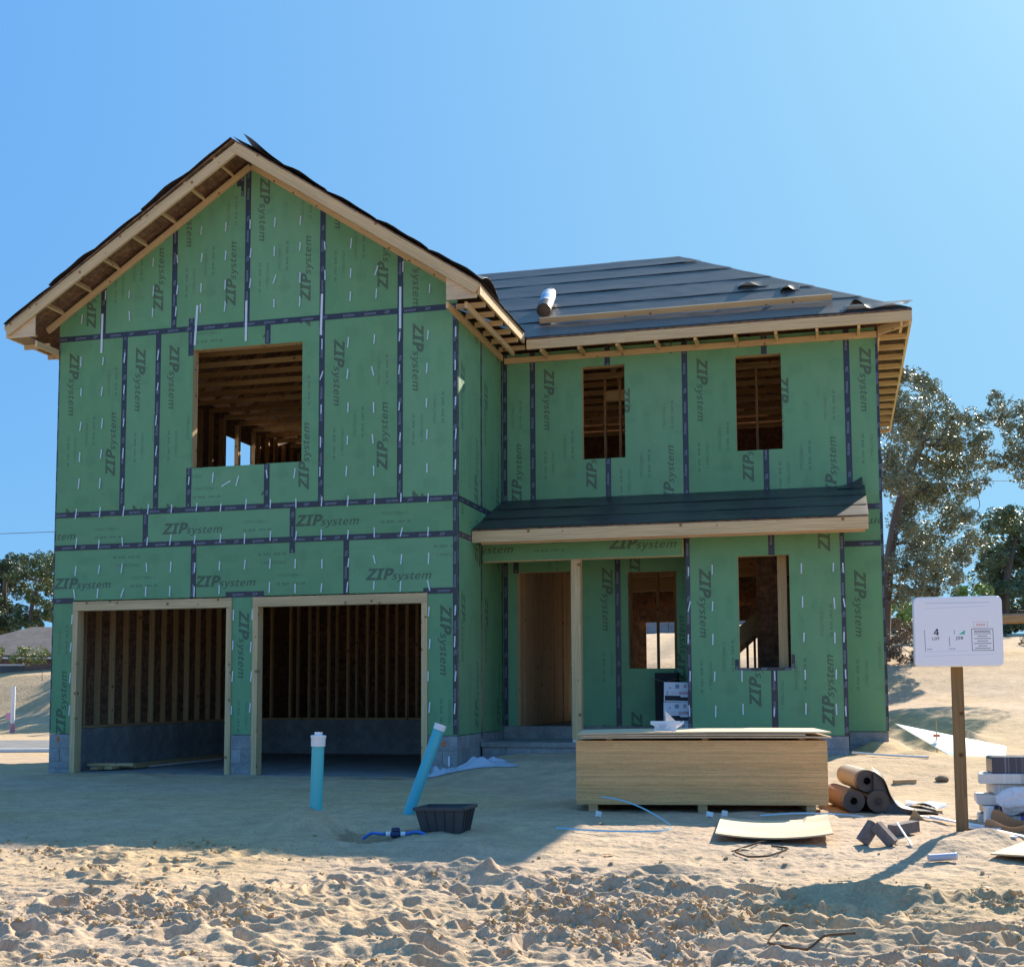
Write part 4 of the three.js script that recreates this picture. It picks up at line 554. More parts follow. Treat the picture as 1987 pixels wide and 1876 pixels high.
  const can = thing('caulk_tube', 'grey caulk tube lying on sand beside the sign post shadow', 'tube'); can.position.set(5.88, GY(5.88, 6.66) + 0.035, 6.66); can.rotation.set(0, 0.32, Math.PI / 2 + 0.05);
  add(can, 'tube_body', (() => { const g = new THREE.CylinderGeometry(0.028, 0.028, 0.21, 20); return g; })(), std({ color: 0xb9bcc6, roughness: 0.4 })); const cp = add(can, 'tube_end', new THREE.CylinderGeometry(0.0295, 0.0295, 0.012, 20), M.galv); cp.position.y = -0.106;
  // concrete scraps
  M.pinkGrey = std({ map: conT, color: 0xd8c4bc, roughness: 0.95 });
  const scrap = (name, label, A, B, w, h) => solo(name, label, 'scrap', beamG(A, B, w, h), M.pinkGrey, 'broken block pieces near the sign');
  const y0 = GY(5.45, 6.1);
  scrap('block_scrap', 'left leg of the two propped broken block pieces', V(5.31, y0 + 0.03, 6.02), V(5.41, y0 + 0.18, 5.98), 0.08, 0.09); scrap('block_scrap', 'right leg of the two propped broken block pieces', V(5.42, y0 + 0.17, 6.02), V(5.55, y0 + 0.03, 6.08), 0.08, 0.085);
  scrap('block_scrap', 'flat broken block lying behind the propped pieces', V(5.56, GY(5.6, 5.6) + 0.05, 5.62), V(5.76, GY(5.7, 5.4) + 0.07, 5.4), 0.09, 0.09);
  solo('plastic_stick', 'thin white plastic stick leaning over the broken blocks', 'stick', beamG(V(5.6, GY(5.6, 5.7) + 0.13, 5.68), V(5.69, GY(5.69, 6.2) + 0.01, 6.2), 0.012, 0.012), M.white);
  // white trim lengths by the post
  const trim = (label, A, B) => solo('trim_strip', label, 'trim strip', beamG(V(A[0], GY(A[0], A[1]) + A[2], A[1]), V(B[0], GY(B[0], B[1]) + B[2], B[1]), 0.05, 0.012), M.white, 'white trim lengths by the post');
  trim('white trim length running behind the sign post', [5.8, 4.35, 0.02], [6.45, 5.3, 0.03]); trim('white trim length with blue edge in front of the cartons', [5.95, 4.55, 0.04], [6.62, 5.75, 0.03]); trim('short white trim nearest the plywood sheet', [6.2, 5.1, 0.02], [6.5, 5.85, 0.02]);
  solo('wood_wedge', 'small triangular wood offcut beside the felt sheet', 'scrap', (() => { const s = new THREE.Shape([new THREE.Vector2(-0.07, 0), new THREE.Vector2(0.07, 0), new THREE.Vector2(-0.02, 0.1)]); const g = new THREE.ExtrudeGeometry(s, { depth: 0.03, bevelEnabled: false }); g.translate(5.82, GY(5.82, 4.5), 4.5); return g; })(), M.wood2);
  for (const [k, x, z] of [[0, 5.2, 7.6], [1, 6.1, 7.6], [2, 3.3, 6.9], [3, 2.6, 7.6], [4, 3.0, 5.4]]) { const q = solo('wood_chip', ['short wood chip in front of the propped blocks', 'wood chip at the frame edge on bare sand', 'wood chip on sunlit sand left of the curled felt strip', 'wood chip beside the edge of the house shadow', 'wood chip lying in the shade of the board stack'][k], 'wood chip', sheetG(4, 1, (u, v) => V(0.12 * u, 0.006 * Math.sin(u * 5), 0.03 * v), 0.006, 0.12, 0.03), M.ply, 'wood chips on the sand'); q.position.set(x, GY(x, z) + 0.012, z); q.rotation.y = rr(0, 3); }
}
{ // rolls of roofing felt beside the stack
  const roll = (label, x, y, z, ry, L, wrapC) => { const t = thing('felt_roll', label, 'roll', 'felt rolls beside the board stack'); t.position.set(x, y, z); t.rotation.y = ry;
    const r = 0.106, prof = [[0.035, 0], [r, 0], [r, -L], [0.035, -L], [0.035, 0]].map(p => new THREE.Vector2(...p)); const g = new THREE.LatheGeometry(prof, 40); g.rotateX(Math.PI / 2); const ng = g.toNonIndexed(); ng.computeVertexNormals(); add(t, 'felt_body', ng, M.felt);
    const w = new THREE.CylinderGeometry(r + 0.002, r + 0.002, L * 0.9, 40, 1, true); w.rotateX(Math.PI / 2); w.translate(0, 0, -L * 0.53); add(t, 'wrapper', w, wrapC); return t; };
  const w1 = std({ color: 0xa39a8c, roughness: 0.7 }), w2 = std({ color: 0x85695a, roughness: 0.8 }), y0 = GY(5.35, 3.8) + 0.115;
  roll('felt roll in brown wrapper lying against the stack end', 5.27, y0, 3.98, 0.22, 0.9, w2); roll('felt roll lying beside the brown wrapped one, mostly unwrapped', 5.5, y0, 3.96, 0.2, 0.9, M.felt); roll('felt roll in pale wrapper resting on top of the other two', 5.4, y0 + 0.19, 3.9, 0.2, 0.95, w1);
  const cv = new THREE.CatmullRomCurve3([V(5.46, y0 + 0.29, 3.9), V(5.56, y0 + 0.2, 3.92), V(5.62, y0 + 0.05, 3.93), V(5.67, y0 - 0.02, 3.94), V(5.78, y0 - 0.07, 3.95), V(5.95, y0 - 0.09, 3.92), V(6.05, y0 - 0.105, 3.9)]);
  const uf = thing('unrolled_felt', 'loose end of black felt hanging from the rolls onto sand', 'felt sheet');
  add(uf, 'felt_drape', sheetG(40, 6, (u, v) => { const p = cv.getPoint(u); return V(p.x, p.y + 0.008 * Math.sin(v * 6 + u * 9), p.z + 0.05 - 0.7 * v * (1 - 0.3 * u)); }, 0.003, 1, 0.9), M.felt);
  add(uf, 'shade_fill_sheet', sheetG(30, 6, (u, v) => { const p = cv.getPoint(u), gy = GY(p.x, 4.0); return V(p.x, gy + (Math.max(p.y, gy + 0.01) - gy) * v, p.z + 0.03 - 0.05 * Math.sin(u * 5) * v); }, 0.003, 1, 0.3), M.felt);  // added upright sheet; its dark colour stands for the shade beneath the drape
  solo('white_scrap', 'white plastic scrap lying behind the unrolled felt', 'scrap', sheetG(10, 6, (u, v) => V(5.78 + 0.36 * u, GY(5.9, 3.3) + 0.02 + 0.05 * Math.abs(Math.sin(u * 4 + v * 2)), 3.6 - 0.3 * v + 0.25 * u), 0.002), M.paper);
}
{ // lot sign
  const t = thing('lot_sign', 'white plastic lot sign number 4 on a square timber post', 'sign'), bx = 6.145, bz = 5.33, yb = GY(bx, bz); t.position.set(bx, 0, bz); t.rotation.y = 0.02;
  add(t, 'post', boxG(-0.046, 0.046, yb - 0.4, 1.78, -0.046, 0.046), std({ map: woodT2, color: 0xa8aaa6, roughness: 0.85 }));
  const sh = new THREE.Shape(), w = 0.345, y0 = 1.40, y1 = 1.97, r = 0.04; sh.moveTo(-w + r, y0); sh.lineTo(w - r, y0); sh.quadraticCurveTo(w, y0, w, y0 + r); sh.lineTo(w, y1 - r); sh.quadraticCurveTo(w, y1, w - r, y1); sh.lineTo(-w + r, y1); sh.quadraticCurveTo(-w, y1, -w, y1 - r); sh.lineTo(-w, y0 + r); sh.quadraticCurveTo(-w, y0, -w + r, y0);
  const tub = new THREE.ExtrudeGeometry(sh, { depth: 0.13, bevelEnabled: true, bevelThickness: 0.015, bevelSize: 0.012, bevelSegments: 3 }); tub.translate(0, 0, 0.048 + 0.015);
  add(t, 'sign_box', tub, std({ color: 0xeceef4, roughness: 0.4 }));
  const c = document.createElement('canvas'); c.width = 1024; c.height = 840; const x = c.getContext('2d'); x.fillStyle = '#eceef4'; x.fillRect(0, 0, 1024, 840);
  x.strokeStyle = '#9fb0d8'; x.lineWidth = 3; const ln = (a, b, d, e) => { x.beginPath(); x.moveTo(a, b); x.lineTo(d, e); x.stroke(); };
  ln(80, 90, 880, 70); ln(30, 760, 970, 745); ln(90, 700, 640, 690);
  x.strokeStyle = '#2b2b36'; x.lineWidth = 6; ln(62, 395, 68, 700); ln(390, 490, 394, 625);
  x.fillStyle = '#20223a'; x.font = 'bold 130px sans-serif'; x.fillText('4', 185, 470); x.font = 'bold 56px sans-serif'; x.fillStyle = '#33333c'; x.fillText('LOT', 160, 535); x.fillText('JOB', 480, 530);
  x.fillStyle = '#49b89c'; x.beginPath(); x.moveTo(520, 460); x.lineTo(600, 400); x.lineTo(600, 460); x.fill(); x.fillRect(455, 395, 10, 60); x.fillStyle = '#55555f'; x.font = 'bold 20px sans-serif'; x.fillText('PERMIT', 90, 672); x.fillText('BUILDER', 385, 668);
  x.fillStyle = '#c8424a'; x.strokeStyle = '#c8424a'; x.lineWidth = 3; x.strokeRect(722, 290, 180, 78); x.font = 'bold 30px sans-serif'; x.fillText('DANGER', 750, 340); x.strokeStyle = '#2b2b36'; x.lineWidth = 7; x.strokeRect(690, 388, 280, 300); x.fillStyle = '#2b2b36'; x.font = 'bold 44px sans-serif'; x.fillText('WARNING', 722, 440); x.fillRect(715, 454, 230, 6);
  x.fillStyle = '#8a8a92'; [130, 220, 140, 230, 120, 210].forEach((wd, k) => x.fillRect(830 - wd / 2, 482 + k * 34, wd, 12));
  const tx = new THREE.CanvasTexture(c); tx.colorSpace = THREE.SRGBColorSpace; tx.anisotropy = 8;
  const f = add(t, 'sign_face', new THREE.PlaneGeometry(0.62, 0.508), std({ map: tx, roughness: 0.4 })); f.position.set(0, 1.685, 0.2085);
  add(t, 'groove', boxG(-0.26, 0.26, 1.925, 1.931, 0.2075, 0.2105), std({ color: 0xc9d0e2, roughness: 0.4 }));
}
{ // shingle bundles and rubbish at the right edge
  const gx = 6.4, gz = 4.55, y0 = GY(6.6, 4.4) - 0.02; seed = 31;
  const tex = (a, b, txt) => { const c = document.createElement('canvas'); c.width = 512; c.height = 64; const x = c.getContext('2d'); x.fillStyle = a; x.fillRect(0, 0, 512, 64); x.fillStyle = b; x.fillRect(190, 0, 322, 64); x.fillStyle = 'rgba(60,60,80,.7)'; x.font = 'bold 26px sans-serif'; x.fillText(txt, 40, 42); for (let k = 0; k < 30; k++) { x.fillStyle = `rgba(255,255,255,${rr(0.05, 0.35)})`; x.fillRect(rnd() * 512, 0, rr(1, 6), 64); } const t = new THREE.CanvasTexture(c); t.colorSpace = THREE.SRGBColorSpace; return t; };
  const m1 = std({ map: tex('#c9c6c4', '#5a4fa8', '105'), roughness: 0.35 }), m2 = std({ map: tex('#3a3d4e', '#2c2e38', ''), roughness: 0.25 }), m3 = std({ map: tex('#d8d4cc', '#bdb8b4', ''), roughness: 0.4 });
  const info = [['lowest shingle bundle of the wrapped pile by the sign', -0.02, 0.0, m1], ['second shingle bundle up in the pile by the sign', 0.0, 0.09, m2], ['grey shingle bundle in the middle of the pile', -0.04, 0.18, m3], ['purple printed shingle bundle in the pile', 0.07, 0.27, m1], ['pale shingle bundle second from the top of the pile', 0.0, 0.37, m3], ['dark plastic wrapped shingle bundle topmost on the pile', 0.08, 0.45, m2]];
  for (const [l, dx, dy, m] of info) solo('shingle_bundle', l, 'shingle bundle', sheetG(1, 1, (u, v) => V(u, 0, -v), 0.01), m, 'shingle bundles by the sign');
  const bs = scene.children.filter(o => o.name.startsWith('shingle_bundle'));
  bs.forEach((o, k) => { const [l, dx, dy, m] = info[k], h = k === 5 ? 0.15 : (k === 3 ? 0.085 : 0.078), sh = new THREE.Shape(), W = 0.95, r = 0.02; sh.moveTo(r, 0); sh.lineTo(W - r, 0); sh.quadraticCurveTo(W, 0, W, r); sh.lineTo(W, h - r); sh.quadraticCurveTo(W, h, W - r, h); sh.lineTo(r, h); sh.quadraticCurveTo(0, h, 0, h - r); sh.lineTo(0, r); sh.quadraticCurveTo(0, 0, r, 0); const g = new THREE.ExtrudeGeometry(sh, { depth: 0.34, bevelEnabled: true, bevelSize: 0.006, bevelThickness: 0.006, bevelSegments: 2 }); const p = g.attributes.position, uv = g.attributes.uv; for (let i = 0; i < p.count; i++) uv.setXY(i, p.getX(i) / W, p.getY(i) / h); o.geometry = g; o.position.set(gx + dx, y0 + dy, gz - 0.34 + rr(-0.03, 0.03)); o.rotation.set(0, rr(-0.1, 0.1), rr(-0.015, 0.015)); });
  const crumple = (r, sx, sy, sz, k) => { const g = new THREE.IcosahedronGeometry(r, 5), p = g.attributes.position, v = V(0, 0, 0); for (let i = 0; i < p.count; i++) { v.fromBufferAttribute(p, i); const n = v.clone().normalize(), d = 1 + 0.28 * fbm(n.x * 2.2 + k, n.y * 2.2 + n.z * 1.7, 3) + 0.16 * Math.abs(fbm(n.x * 6 + n.z * 5 + k, n.y * 6, 3)); p.setXYZ(i, n.x * r * d * sx, n.y * r * d * sy, n.z * r * d * sz); } g.computeVertexNormals(); return g; };
  const pm = new THREE.MeshPhysicalMaterial({ color: 0xf6f4f6, roughness: 0.28, transmission: 0.35, thickness: 0 });
  const bag = solo('plastic_bag', 'crumpled white plastic bag in front of the shingle pile', 'bag', crumple(0.13, 1.25, 0.9, 0.7, 4), pm); bag.position.set(6.66, y0 + 0.24, 4.78); bag.rotation.z = 0.25;
  const bag2 = solo('plastic_bag', 'torn white plastic bag in the tray at the frame edge', 'bag', crumple(0.08, 1.5, 0.6, 0.8, 11), pm); bag2.position.set(6.83, y0 + 0.08, 5.05);
  const tray = (name, label, x, z, w, ry, h) => { const s = solo(name, label, 'cardboard', sheetG(20, 4, (u, v) => { const a = -1.5 + 3.0 * u; return V(w * Math.sin(a) * 0.62, h * v * (0.75 + 0.3 * Math.sin(u * 9)), 0.1 * Math.cos(a) + 0.02 * v); }, 0.004, 1, 0.1), M.cardboard); s.position.set(x, GY(x, z), z); s.rotation.y = ry; };
  tray('cardboard_tray', 'bent brown cardboard tray holding the white plastic bag', 6.62, 4.95, 0.34, 0.1, 0.15); tray('cardboard_tray', 'torn brown cardboard tray lowest in front of the shingle pile', 6.55, 5.2, 0.34, -0.1, 0.1);
  const can = thing('paint_can', 'small dented grey can beside the shingle pile', 'can'); can.position.set(6.42, y0 + 0.04, 4.78); add(can, 'can_body', cylT(0.045, 0.045, 0.13), M.galv); add(can, 'lid', (() => { const g = cylT(0.047, 0.047, 0.012); g.translate(0, 0.13, 0); return g; })(), M.white);
}
{ // white sheet on the slope, pipes and stones right of the house
  const A = V(6.03, 0.60, -5.0), B = V(7.62, 0.28, -4.0), C = V(7.5, 0.11, -3.1), D = V(6.8, 0.13, -3.5);
  solo('foam_board', 'large white board lying tilted on the sand slope by the house', 'board', sheetG(12, 12, (u, v) => { const w = (i, j) => (i ? u : 1 - u) * (j ? v : 1 - v); return V(0, 0.02, 0).addScaledVector(A, w(0, 0)).addScaledVector(B, w(1, 0)).addScaledVector(C, w(1, 1)).addScaledVector(D, w(0, 1)); }, 0.014, 2, 2), M.white);
  solo('steel_rod', 'thin pale rod lying on sand by the house corner', 'rod', tubeG([V(5.3, GY(5.6, -0.6) + 0.05, -0.9), V(5.8, GY(5.8, -0.6) + 0.03, -0.6), V(6.25, GY(6.3, -0.4) + 0.02, -0.4)], 0.014), M.galv);
  solo('wood_block', 'small wood block half sunk in sand behind the felt rolls', 'scrap', beamG(V(5.75, GY(5.8, 1.2) + 0.02, 1.2), V(6.0, GY(6, 1.2) + 0.03, 1.1), 0.06, 0.05), M.wood2);
  solo('clod', 'brown clod of earth on the sand left of the sign post', 'clod', (() => { const g = new THREE.IcosahedronGeometry(0.06, 3), p = g.attributes.position; for (let i = 0; i < p.count; i++) { const d = 1 + 0.5 * fbm(p.getX(i) * 20, p.getY(i) * 20 + p.getZ(i) * 13, 2); p.setXYZ(i, p.getX(i) * d * 1.3, p.getY(i) * d * 0.7, p.getZ(i) * d); } g.computeVertexNormals(); g.translate(6.3, GY(6.3, 1.0) + 0.02, 1.0); return g; })(), std({ color: 0x8d7559, roughness: 1 }));
  const st = thing('survey_stake', 'thin survey stake with red ribbon on the sand slope', 'stake'); st.position.set(6.62, GY(6.62, -4.2), -4.2); add(st, 'stake_rod', cylT(0.008, 0.008, 0.55, 8), M.wood2); add(st, 'ribbon', (() => { const g = boxG(-0.05, 0.05, 0.3, 0.34, -0.004, 0.004); return g; })(), std({ color: 0xd96a4a, roughness: 0.7 }));
}
{ // plastic film by the garage corner
  const pm = new THREE.MeshPhysicalMaterial({ color: 0xdfe6f0, roughness: 0.25, transmission: 0.5, thickness: 0, side: THREE.DoubleSide });
  const film = (label, x, z, w, d, h, k, y) => solo('plastic_film', label, 'plastic film', sheetG(44, 26, (u, v) => { const px = x + w * (u - 0.5) * (1 + 0.2 * Math.sin(v * 5 + k)), pz = z + d * (v - 0.5) * (1 + 0.25 * Math.sin(u * 6 + k)); const e = Math.sin(Math.PI * u) * Math.sin(Math.PI * v); return V(px, Math.max(GY(px, pz), y) + 0.01 + h * e * (0.35 + Math.abs(fbm(u * 3.2 + k, v * 2.6, 2)) * 2.6), pz); }, 0.0008, 1, 1), pm);
  film('crumpled clear plastic film heaped at the garage corner', 0.42, 0.35, 0.95, 0.4, 0.09, 3, -1); film('clear plastic film lying beside the right garage door', -0.15, 0.35, 0.5, 0.3, 0.09, 8, -1);
  solo('white_tag', 'small white strip hanging at the garage corner blocks', 'tag', boxG(-0.13, -0.105, 0.16, 0.3, 0.03, 0.034), M.white);
}
{ // lumber on the garage floor
  const L = ['long board nearest the left wall on the garage floor', 'second long board lying on the garage floor', 'third long board on the garage floor with pale end', 'short board across the others on the garage floor'];
  [[-5.95, -0.35, -6.0, -4.6, 0.045], [-5.8, -0.5, -5.8, -4.4, 0.045], [-5.62, -0.9, -5.55, -4.9, 0.045], [-6.2, -0.6, -5.5, -0.75, 0.09]].forEach(([x0, z0, x1, z1, y], k) => solo('lumber_board', L[k], 'board', beamG(V(x0, y, z0), V(x1, y, z1), 0.13, 0.04), k % 2 ? M.wood : M.wood2, 'boards on the garage floor'));
  solo('white_conduit', 'thin white conduit lying along the boards in the garage', 'conduit', tubeG([V(-5.5, 0.03, -1.2), V(-5.4, 0.03, -3.4)], 0.012), M.white);
}
console.log('things done');
// ---------------------------------------------------------------- far setting
{
  const g = (x, z) => GY(x, z);
  // side road with white kerb
  const road = sheetG(30, 4, (u, v) => { const a = V(-60, 0, 6).lerp(V(-6.9, 0, -8.3), u), b = V(-60, 0, -2).lerp(V(-6.9, 0, -14.2), u), p = a.lerp(b, v); p.y = -0.035; return p; }, 0.02, 60, 6); struct('road', road, std({ map: conT, color: 0xcfccc6, roughness: 0.9 }));
  const kb = new THREE.CatmullRomCurve3([V(-60, 0.0, 6.2), V(-33, 0.0, -1.1), V(-6.8, 0.0, -8.1)]); struct('kerb', (() => { const gs = []; const A = V(-60, 0.02, 6.2), B = V(-6.8, 0.02, -8.1); A.y = B.y = -0.02; gs.push(beamG(A, B, 0.16, 0.07)); return mergeGeometries(gs); })(), M.white); void kb;
}
const OAK=[[6.70,8.76,-16.36,0.34],[7.06,9.39,-17.42,0.30],[7.08,9.46,-16.84,0.19],[7.47,9.37,-17.72,0.30],[7.62,9.04,-17.86,0.36],[6.54,7.91,-15.82,0.47],[7.03,8.20,-15.75,0.52],[7.86,8.71,-18.66,0.48],[8.16,8.17,-16.87,0.32],[6.66,7.30,-16.47,0.56],[7.47,7.97,-19.15,0.63],[8.01,7.71,-17.57,0.52],[8.71,8.43,-18.90,0.37],[8.50,7.64,-17.72,0.41],[9.00,7.88,-18.37,0.28],[6.57,6.53,-16.23,0.53],[7.24,6.92,-17.98,0.61],[7.97,7.19,-18.92,0.56],[8.45,7.13,-17.91,0.44],[8.95,7.39,-18.74,0.31],[9.44,9.07,-18.49,0.19],[9.35,8.29,-16.52,0.29],[9.90,8.44,-18.95,0.36],[10.18,8.05,-18.51,0.47],[10.63,8.19,-17.65,0.61],[10.71,7.22,-16.86,0.68],[9.83,8.02,-19.33,0.28],[9.97,7.36,-18.12,0.38],[9.54,7.17,-18.84,0.25],[7.33,6.29,-18.87,0.56],[7.95,6.34,-18.48,0.50],[8.61,6.58,-19.32,0.37],[8.88,6.58,-17.64,0.22],[6.83,5.90,-18.52,0.50],[7.02,5.00,-17.46,0.51],[7.67,5.53,-19.21,0.57],[8.27,5.65,-19.17,0.42],[8.49,5.58,-16.64,0.29],[6.64,4.43,-16.39,0.39],[7.15,4.26,-16.81,0.48],[7.93,4.77,-19.45,0.51],[8.32,4.79,-17.79,0.41],[8.85,5.06,-18.54,0.33],[6.77,3.69,-17.03,0.40],[7.39,3.73,-17.88,0.46],[7.96,3.97,-17.60,0.46],[10.48,6.62,-17.91,0.54]];
const TREE2=[[10.94,7.22,-32.32,0.53],[11.50,7.31,-32.45,0.57],[12.33,7.18,-34.01,0.79],[10.68,6.31,-32.73,0.58],[11.46,6.32,-33.96,0.71],[12.08,6.09,-33.84,0.70],[10.61,5.46,-34.07,0.59],[11.11,5.15,-32.90,0.65],[11.56,4.79,-30.94,0.63],[10.90,4.24,-33.71,0.51],[11.71,4.07,-34.37,0.59],[12.43,3.86,-34.33,0.79],[12.64,5.68,-32.83,0.95]];
const SHRUB1=[[7.37,3.71,-26.82,0.41],[7.77,3.46,-25.38,0.36],[8.40,3.73,-27.45,0.42],[8.84,4.02,-26.74,0.44],[9.25,4.29,-25.92,0.43],[6.80,3.76,-24.64,0.36],[9.57,3.64,-27.83,0.45],[9.10,3.41,-28.15,0.35],[9.56,3.18,-25.49,0.33]];
const BRUSH=[[6.97,2.93,-26.32,0.24],[7.17,2.70,-24.78,0.23],[7.37,2.50,-23.77,0.19],[6.75,2.44,-24.20,0.19],[10.52,2.82,-27.13,0.24],[10.90,2.67,-27.67,0.24],[10.74,2.63,-24.20,0.25],[10.27,2.55,-26.45,0.17]];
const LEFT1=[[-32.75,7.18,-33.17,0.58],[-33.97,7.33,-35.63,0.50],[-32.68,6.68,-34.41,0.44],[-35.20,6.64,-36.04,0.76],[-34.85,6.42,-36.57,0.61],[-33.88,5.40,-34.94,0.64],[-34.55,5.40,-36.81,0.46],[-33.51,4.37,-34.31,0.63],[-32.40,4.32,-33.64,0.48],[-33.30,4.67,-35.54,0.35]];
const LEFT2=[[-29.80,7.03,-31.82,0.37],[-29.84,7.28,-32.47,0.37],[-30.05,7.11,-33.31,0.43],[-31.42,6.79,-33.82,0.34],[-29.60,6.54,-32.43,0.42],[-28.76,6.73,-32.16,0.69],[-32.31,6.33,-34.69,0.25],[-30.35,6.02,-32.94,0.28],[-31.35,6.35,-35.32,0.39],[-30.85,5.96,-35.23,0.59],[-30.75,5.57,-33.14,0.24],[-30.38,5.35,-33.59,0.33],[-31.58,5.02,-33.56,0.34],[-31.32,4.81,-34.16,0.34],[-30.50,4.79,-34.17,0.39],[-31.58,4.43,-33.77,0.34],[-31.04,4.32,-34.18,0.34],[-30.98,5.00,-35.46,0.74]];
const UNDER=[[6.86,3.32,-30.48,0.40],[7.02,3.33,-29.12,0.43],[7.19,3.32,-28.48,0.42],[7.42,3.52,-29.21,0.35],[7.67,3.30,-30.22,0.39],[7.72,3.20,-27.56,0.28],[8.15,3.42,-31.46,0.33],[8.10,3.34,-27.51,0.35],[8.52,3.72,-30.60,0.31],[8.74,3.47,-31.07,0.43],[8.68,3.24,-27.64,0.29],[9.14,3.38,-30.95,0.30],[9.19,3.23,-29.22,0.29],[9.48,3.68,-30.14,0.42],[9.45,3.47,-27.79,0.29],[9.65,3.02,-28.04,0.40],[9.91,3.47,-28.62,0.42],[10.46,3.52,-31.98,0.40],[10.31,3.37,-28.80,0.41],[10.78,3.41,-31.24,0.44],[11.07,3.35,-32.05,0.33],[11.29,3.44,-32.15,0.31],[11.18,3.56,-29.63,0.28],[11.38,3.50,-29.73,0.37],[11.68,3.51,-30.51,0.38],[12.03,3.57,-31.64,0.33]];
const UNDER2=[[6.54,3.18,-22.94,0.25],[6.67,2.68,-23.97,0.27],[6.69,3.15,-21.33,0.26],[6.77,3.09,-21.01,0.19],[7.00,2.82,-24.01,0.28],[7.04,2.98,-22.60,0.27],[7.12,2.80,-22.24,0.19],[7.20,2.95,-21.72,0.17],[7.37,3.19,-22.86,0.17]];
M.bark = std({ map: conT, color: 0xb3a394, roughness: 1 });
const leafM = (hex, tr) => new THREE.MeshPhysicalMaterial({ color: hex, roughness: 0.45, transmission: tr, thickness: 0, side: THREE.DoubleSide });
function leaves(clumps, per, size, flat = 0.8) {
  const P = [], I = []; let n = 0; const a = V(0, 0, 0), b = V(0, 0, 0), c = V(0, 0, 0);
  for (const [x, y, z, r] of clumps) {
    const subs = []; for (let k = 0; k < 7; k++) { let d; do { d = V(rr(-1, 1), rr(-1, 1), rr(-1, 1)); } while (d.lengthSq() > 1); subs.push([d.x * r * 0.85, d.y * r * 0.8 * flat, d.z * r * 1.2, r * rr(0.25, 0.6)]); }
    const m = Math.round(per * r * r * 4.5);
    for (let k = 0; k < m; k++) {
      const q = subs[Math.floor(rnd() * 7)]; let d; do { d = V(rr(-1, 1), rr(-1, 1), rr(-1, 1)); } while (d.lengthSq() > 1); const e = Math.pow(d.length(), 0.4); d.normalize();
      c.set(x + q[0] + d.x * q[3] * e, y + q[1] + d.y * q[3] * e, z + q[2] + d.z * q[3] * e);
      a.set(rr(-1, 1), rr(-0.6, 0.6), rr(-1, 1)).normalize(); b.set(rr(-1, 1), rr(-0.5, 1), rr(-1, 1)).cross(a).normalize(); const s = size * rr(0.6, 1.3), w = s * rr(0.35, 0.55);
      for (const [p, t] of [[-1, 0], [0, -1], [1, 0], [0, 1]]) P.push(c.x + a.x * s * p * 0.5 + b.x * w * t * 0.5, c.y + a.y * s * p * 0.5 + b.y * w * t * 0.5, c.z + a.z * s * p * 0.5 + b.z * w * t * 0.5);
      I.push(n, n + 1, n + 2, n, n + 2, n + 3); n += 4;
    }
  }
  const g = new THREE.BufferGeometry(); g.setAttribute('position', new THREE.Float32BufferAttribute(P, 3)); g.setIndex(I); g.computeVertexNormals(); return g;
}
function limb(pts, r0, r1) { const cv = new THREE.CatmullRomCurve3(pts), n = Math.max(6, pts.length * 4), g = new THREE.TubeGeometry(cv, n, 1, 7), p = g.attributes.position; for (let i = 0; i <= n; i++) { const c = cv.getPointAt(i / n), r = r0 + (r1 - r0) * i / n; for (let j = 0; j <= 7; j++) { const k = i * 8 + j; p.setXYZ(k, c.x + (p.getX(k) - c.x) * r, c.y + (p.getY(k) - c.y) * r, c.z + (p.getZ(k) - c.z) * r); } } g.computeVertexNormals(); return g; }
function tree(name, label, trunk, clumps, per, size, mat, r0, group) {
  const t = thing(name, label, 'tree', group), gs = [limb(trunk, r0, r0 * 0.45)], cv = new THREE.CatmullRomCurve3(trunk);
  const near = (e) => { let best = null, bd = 1e9; for (let i = 4; i <= 20; i++) { const p = cv.getPoint(i / 20); const d = p.distanceTo(e); if (d < bd) { bd = d; best = p; } } return [best, bd]; };
  const done = [], order = clumps.map(c => ({ e: V(c[0], c[1], c[2]), r: c[3], d: near(V(c[0], c[1], c[2]))[1] })).sort((p, q) => p.d - q.d);
  for (const o of order) {
    let s = near(o.e)[0], bd = o.d * 0.75, rr0 = r0 * 0.3; for (const p of done) { const d = p.e.distanceTo(o.e); if (d < bd && p.d < o.d) { bd = d; s = p.e; rr0 = p.w * 0.75; } }
    o.w = clamp(rr0 * 0.6, 0.008, 0.07); const md = s.clone().lerp(o.e, 0.5).add(V(rr(-0.2, 0.2), rr(-0.2, 0.1), rr(-0.2, 0.2))); gs.push(limb([s, md, o.e], Math.max(0.01, rr0 * 0.9), o.w)); done.push(o);
    for (let k = 0; k < 3; k++) gs.push(limb([md.clone().lerp(o.e, 0.5), o.e.clone().add(V(rr(-o.r, o.r), rr(-0.2, o.r), rr(-o.r, o.r)))], 0.009, 0.004));
  }
  add(t, 'trunk', mergeGeometries(gs), M.bark); add(t, 'crown', leaves(clumps, per, size), mat); return t;
}
seed = 5150;
tree('oak_tree', 'large live oak with leaning trunk rising behind the right house corner', [V(6.25, 1.4, -17.6), V(6.36, 3.2, -17.6), V(6.52, 4.69, -17.5), V(6.72, 5.77, -17.5), V(7.01, 6.72, -17.5), V(7.43, 7.66, -17.5)], OAK.map(c => [c[0], c[1], c[2], c[3] * 1.1]).concat(OAK.map(c => [c[0] + rr(-0.4, 0.4), c[1] + rr(-0.4, 0.3), c[2] + rr(-0.8, 0.8), c[3] * 0.9])), 900, 0.085, leafM(0x8b9070, 0.2), 0.19);
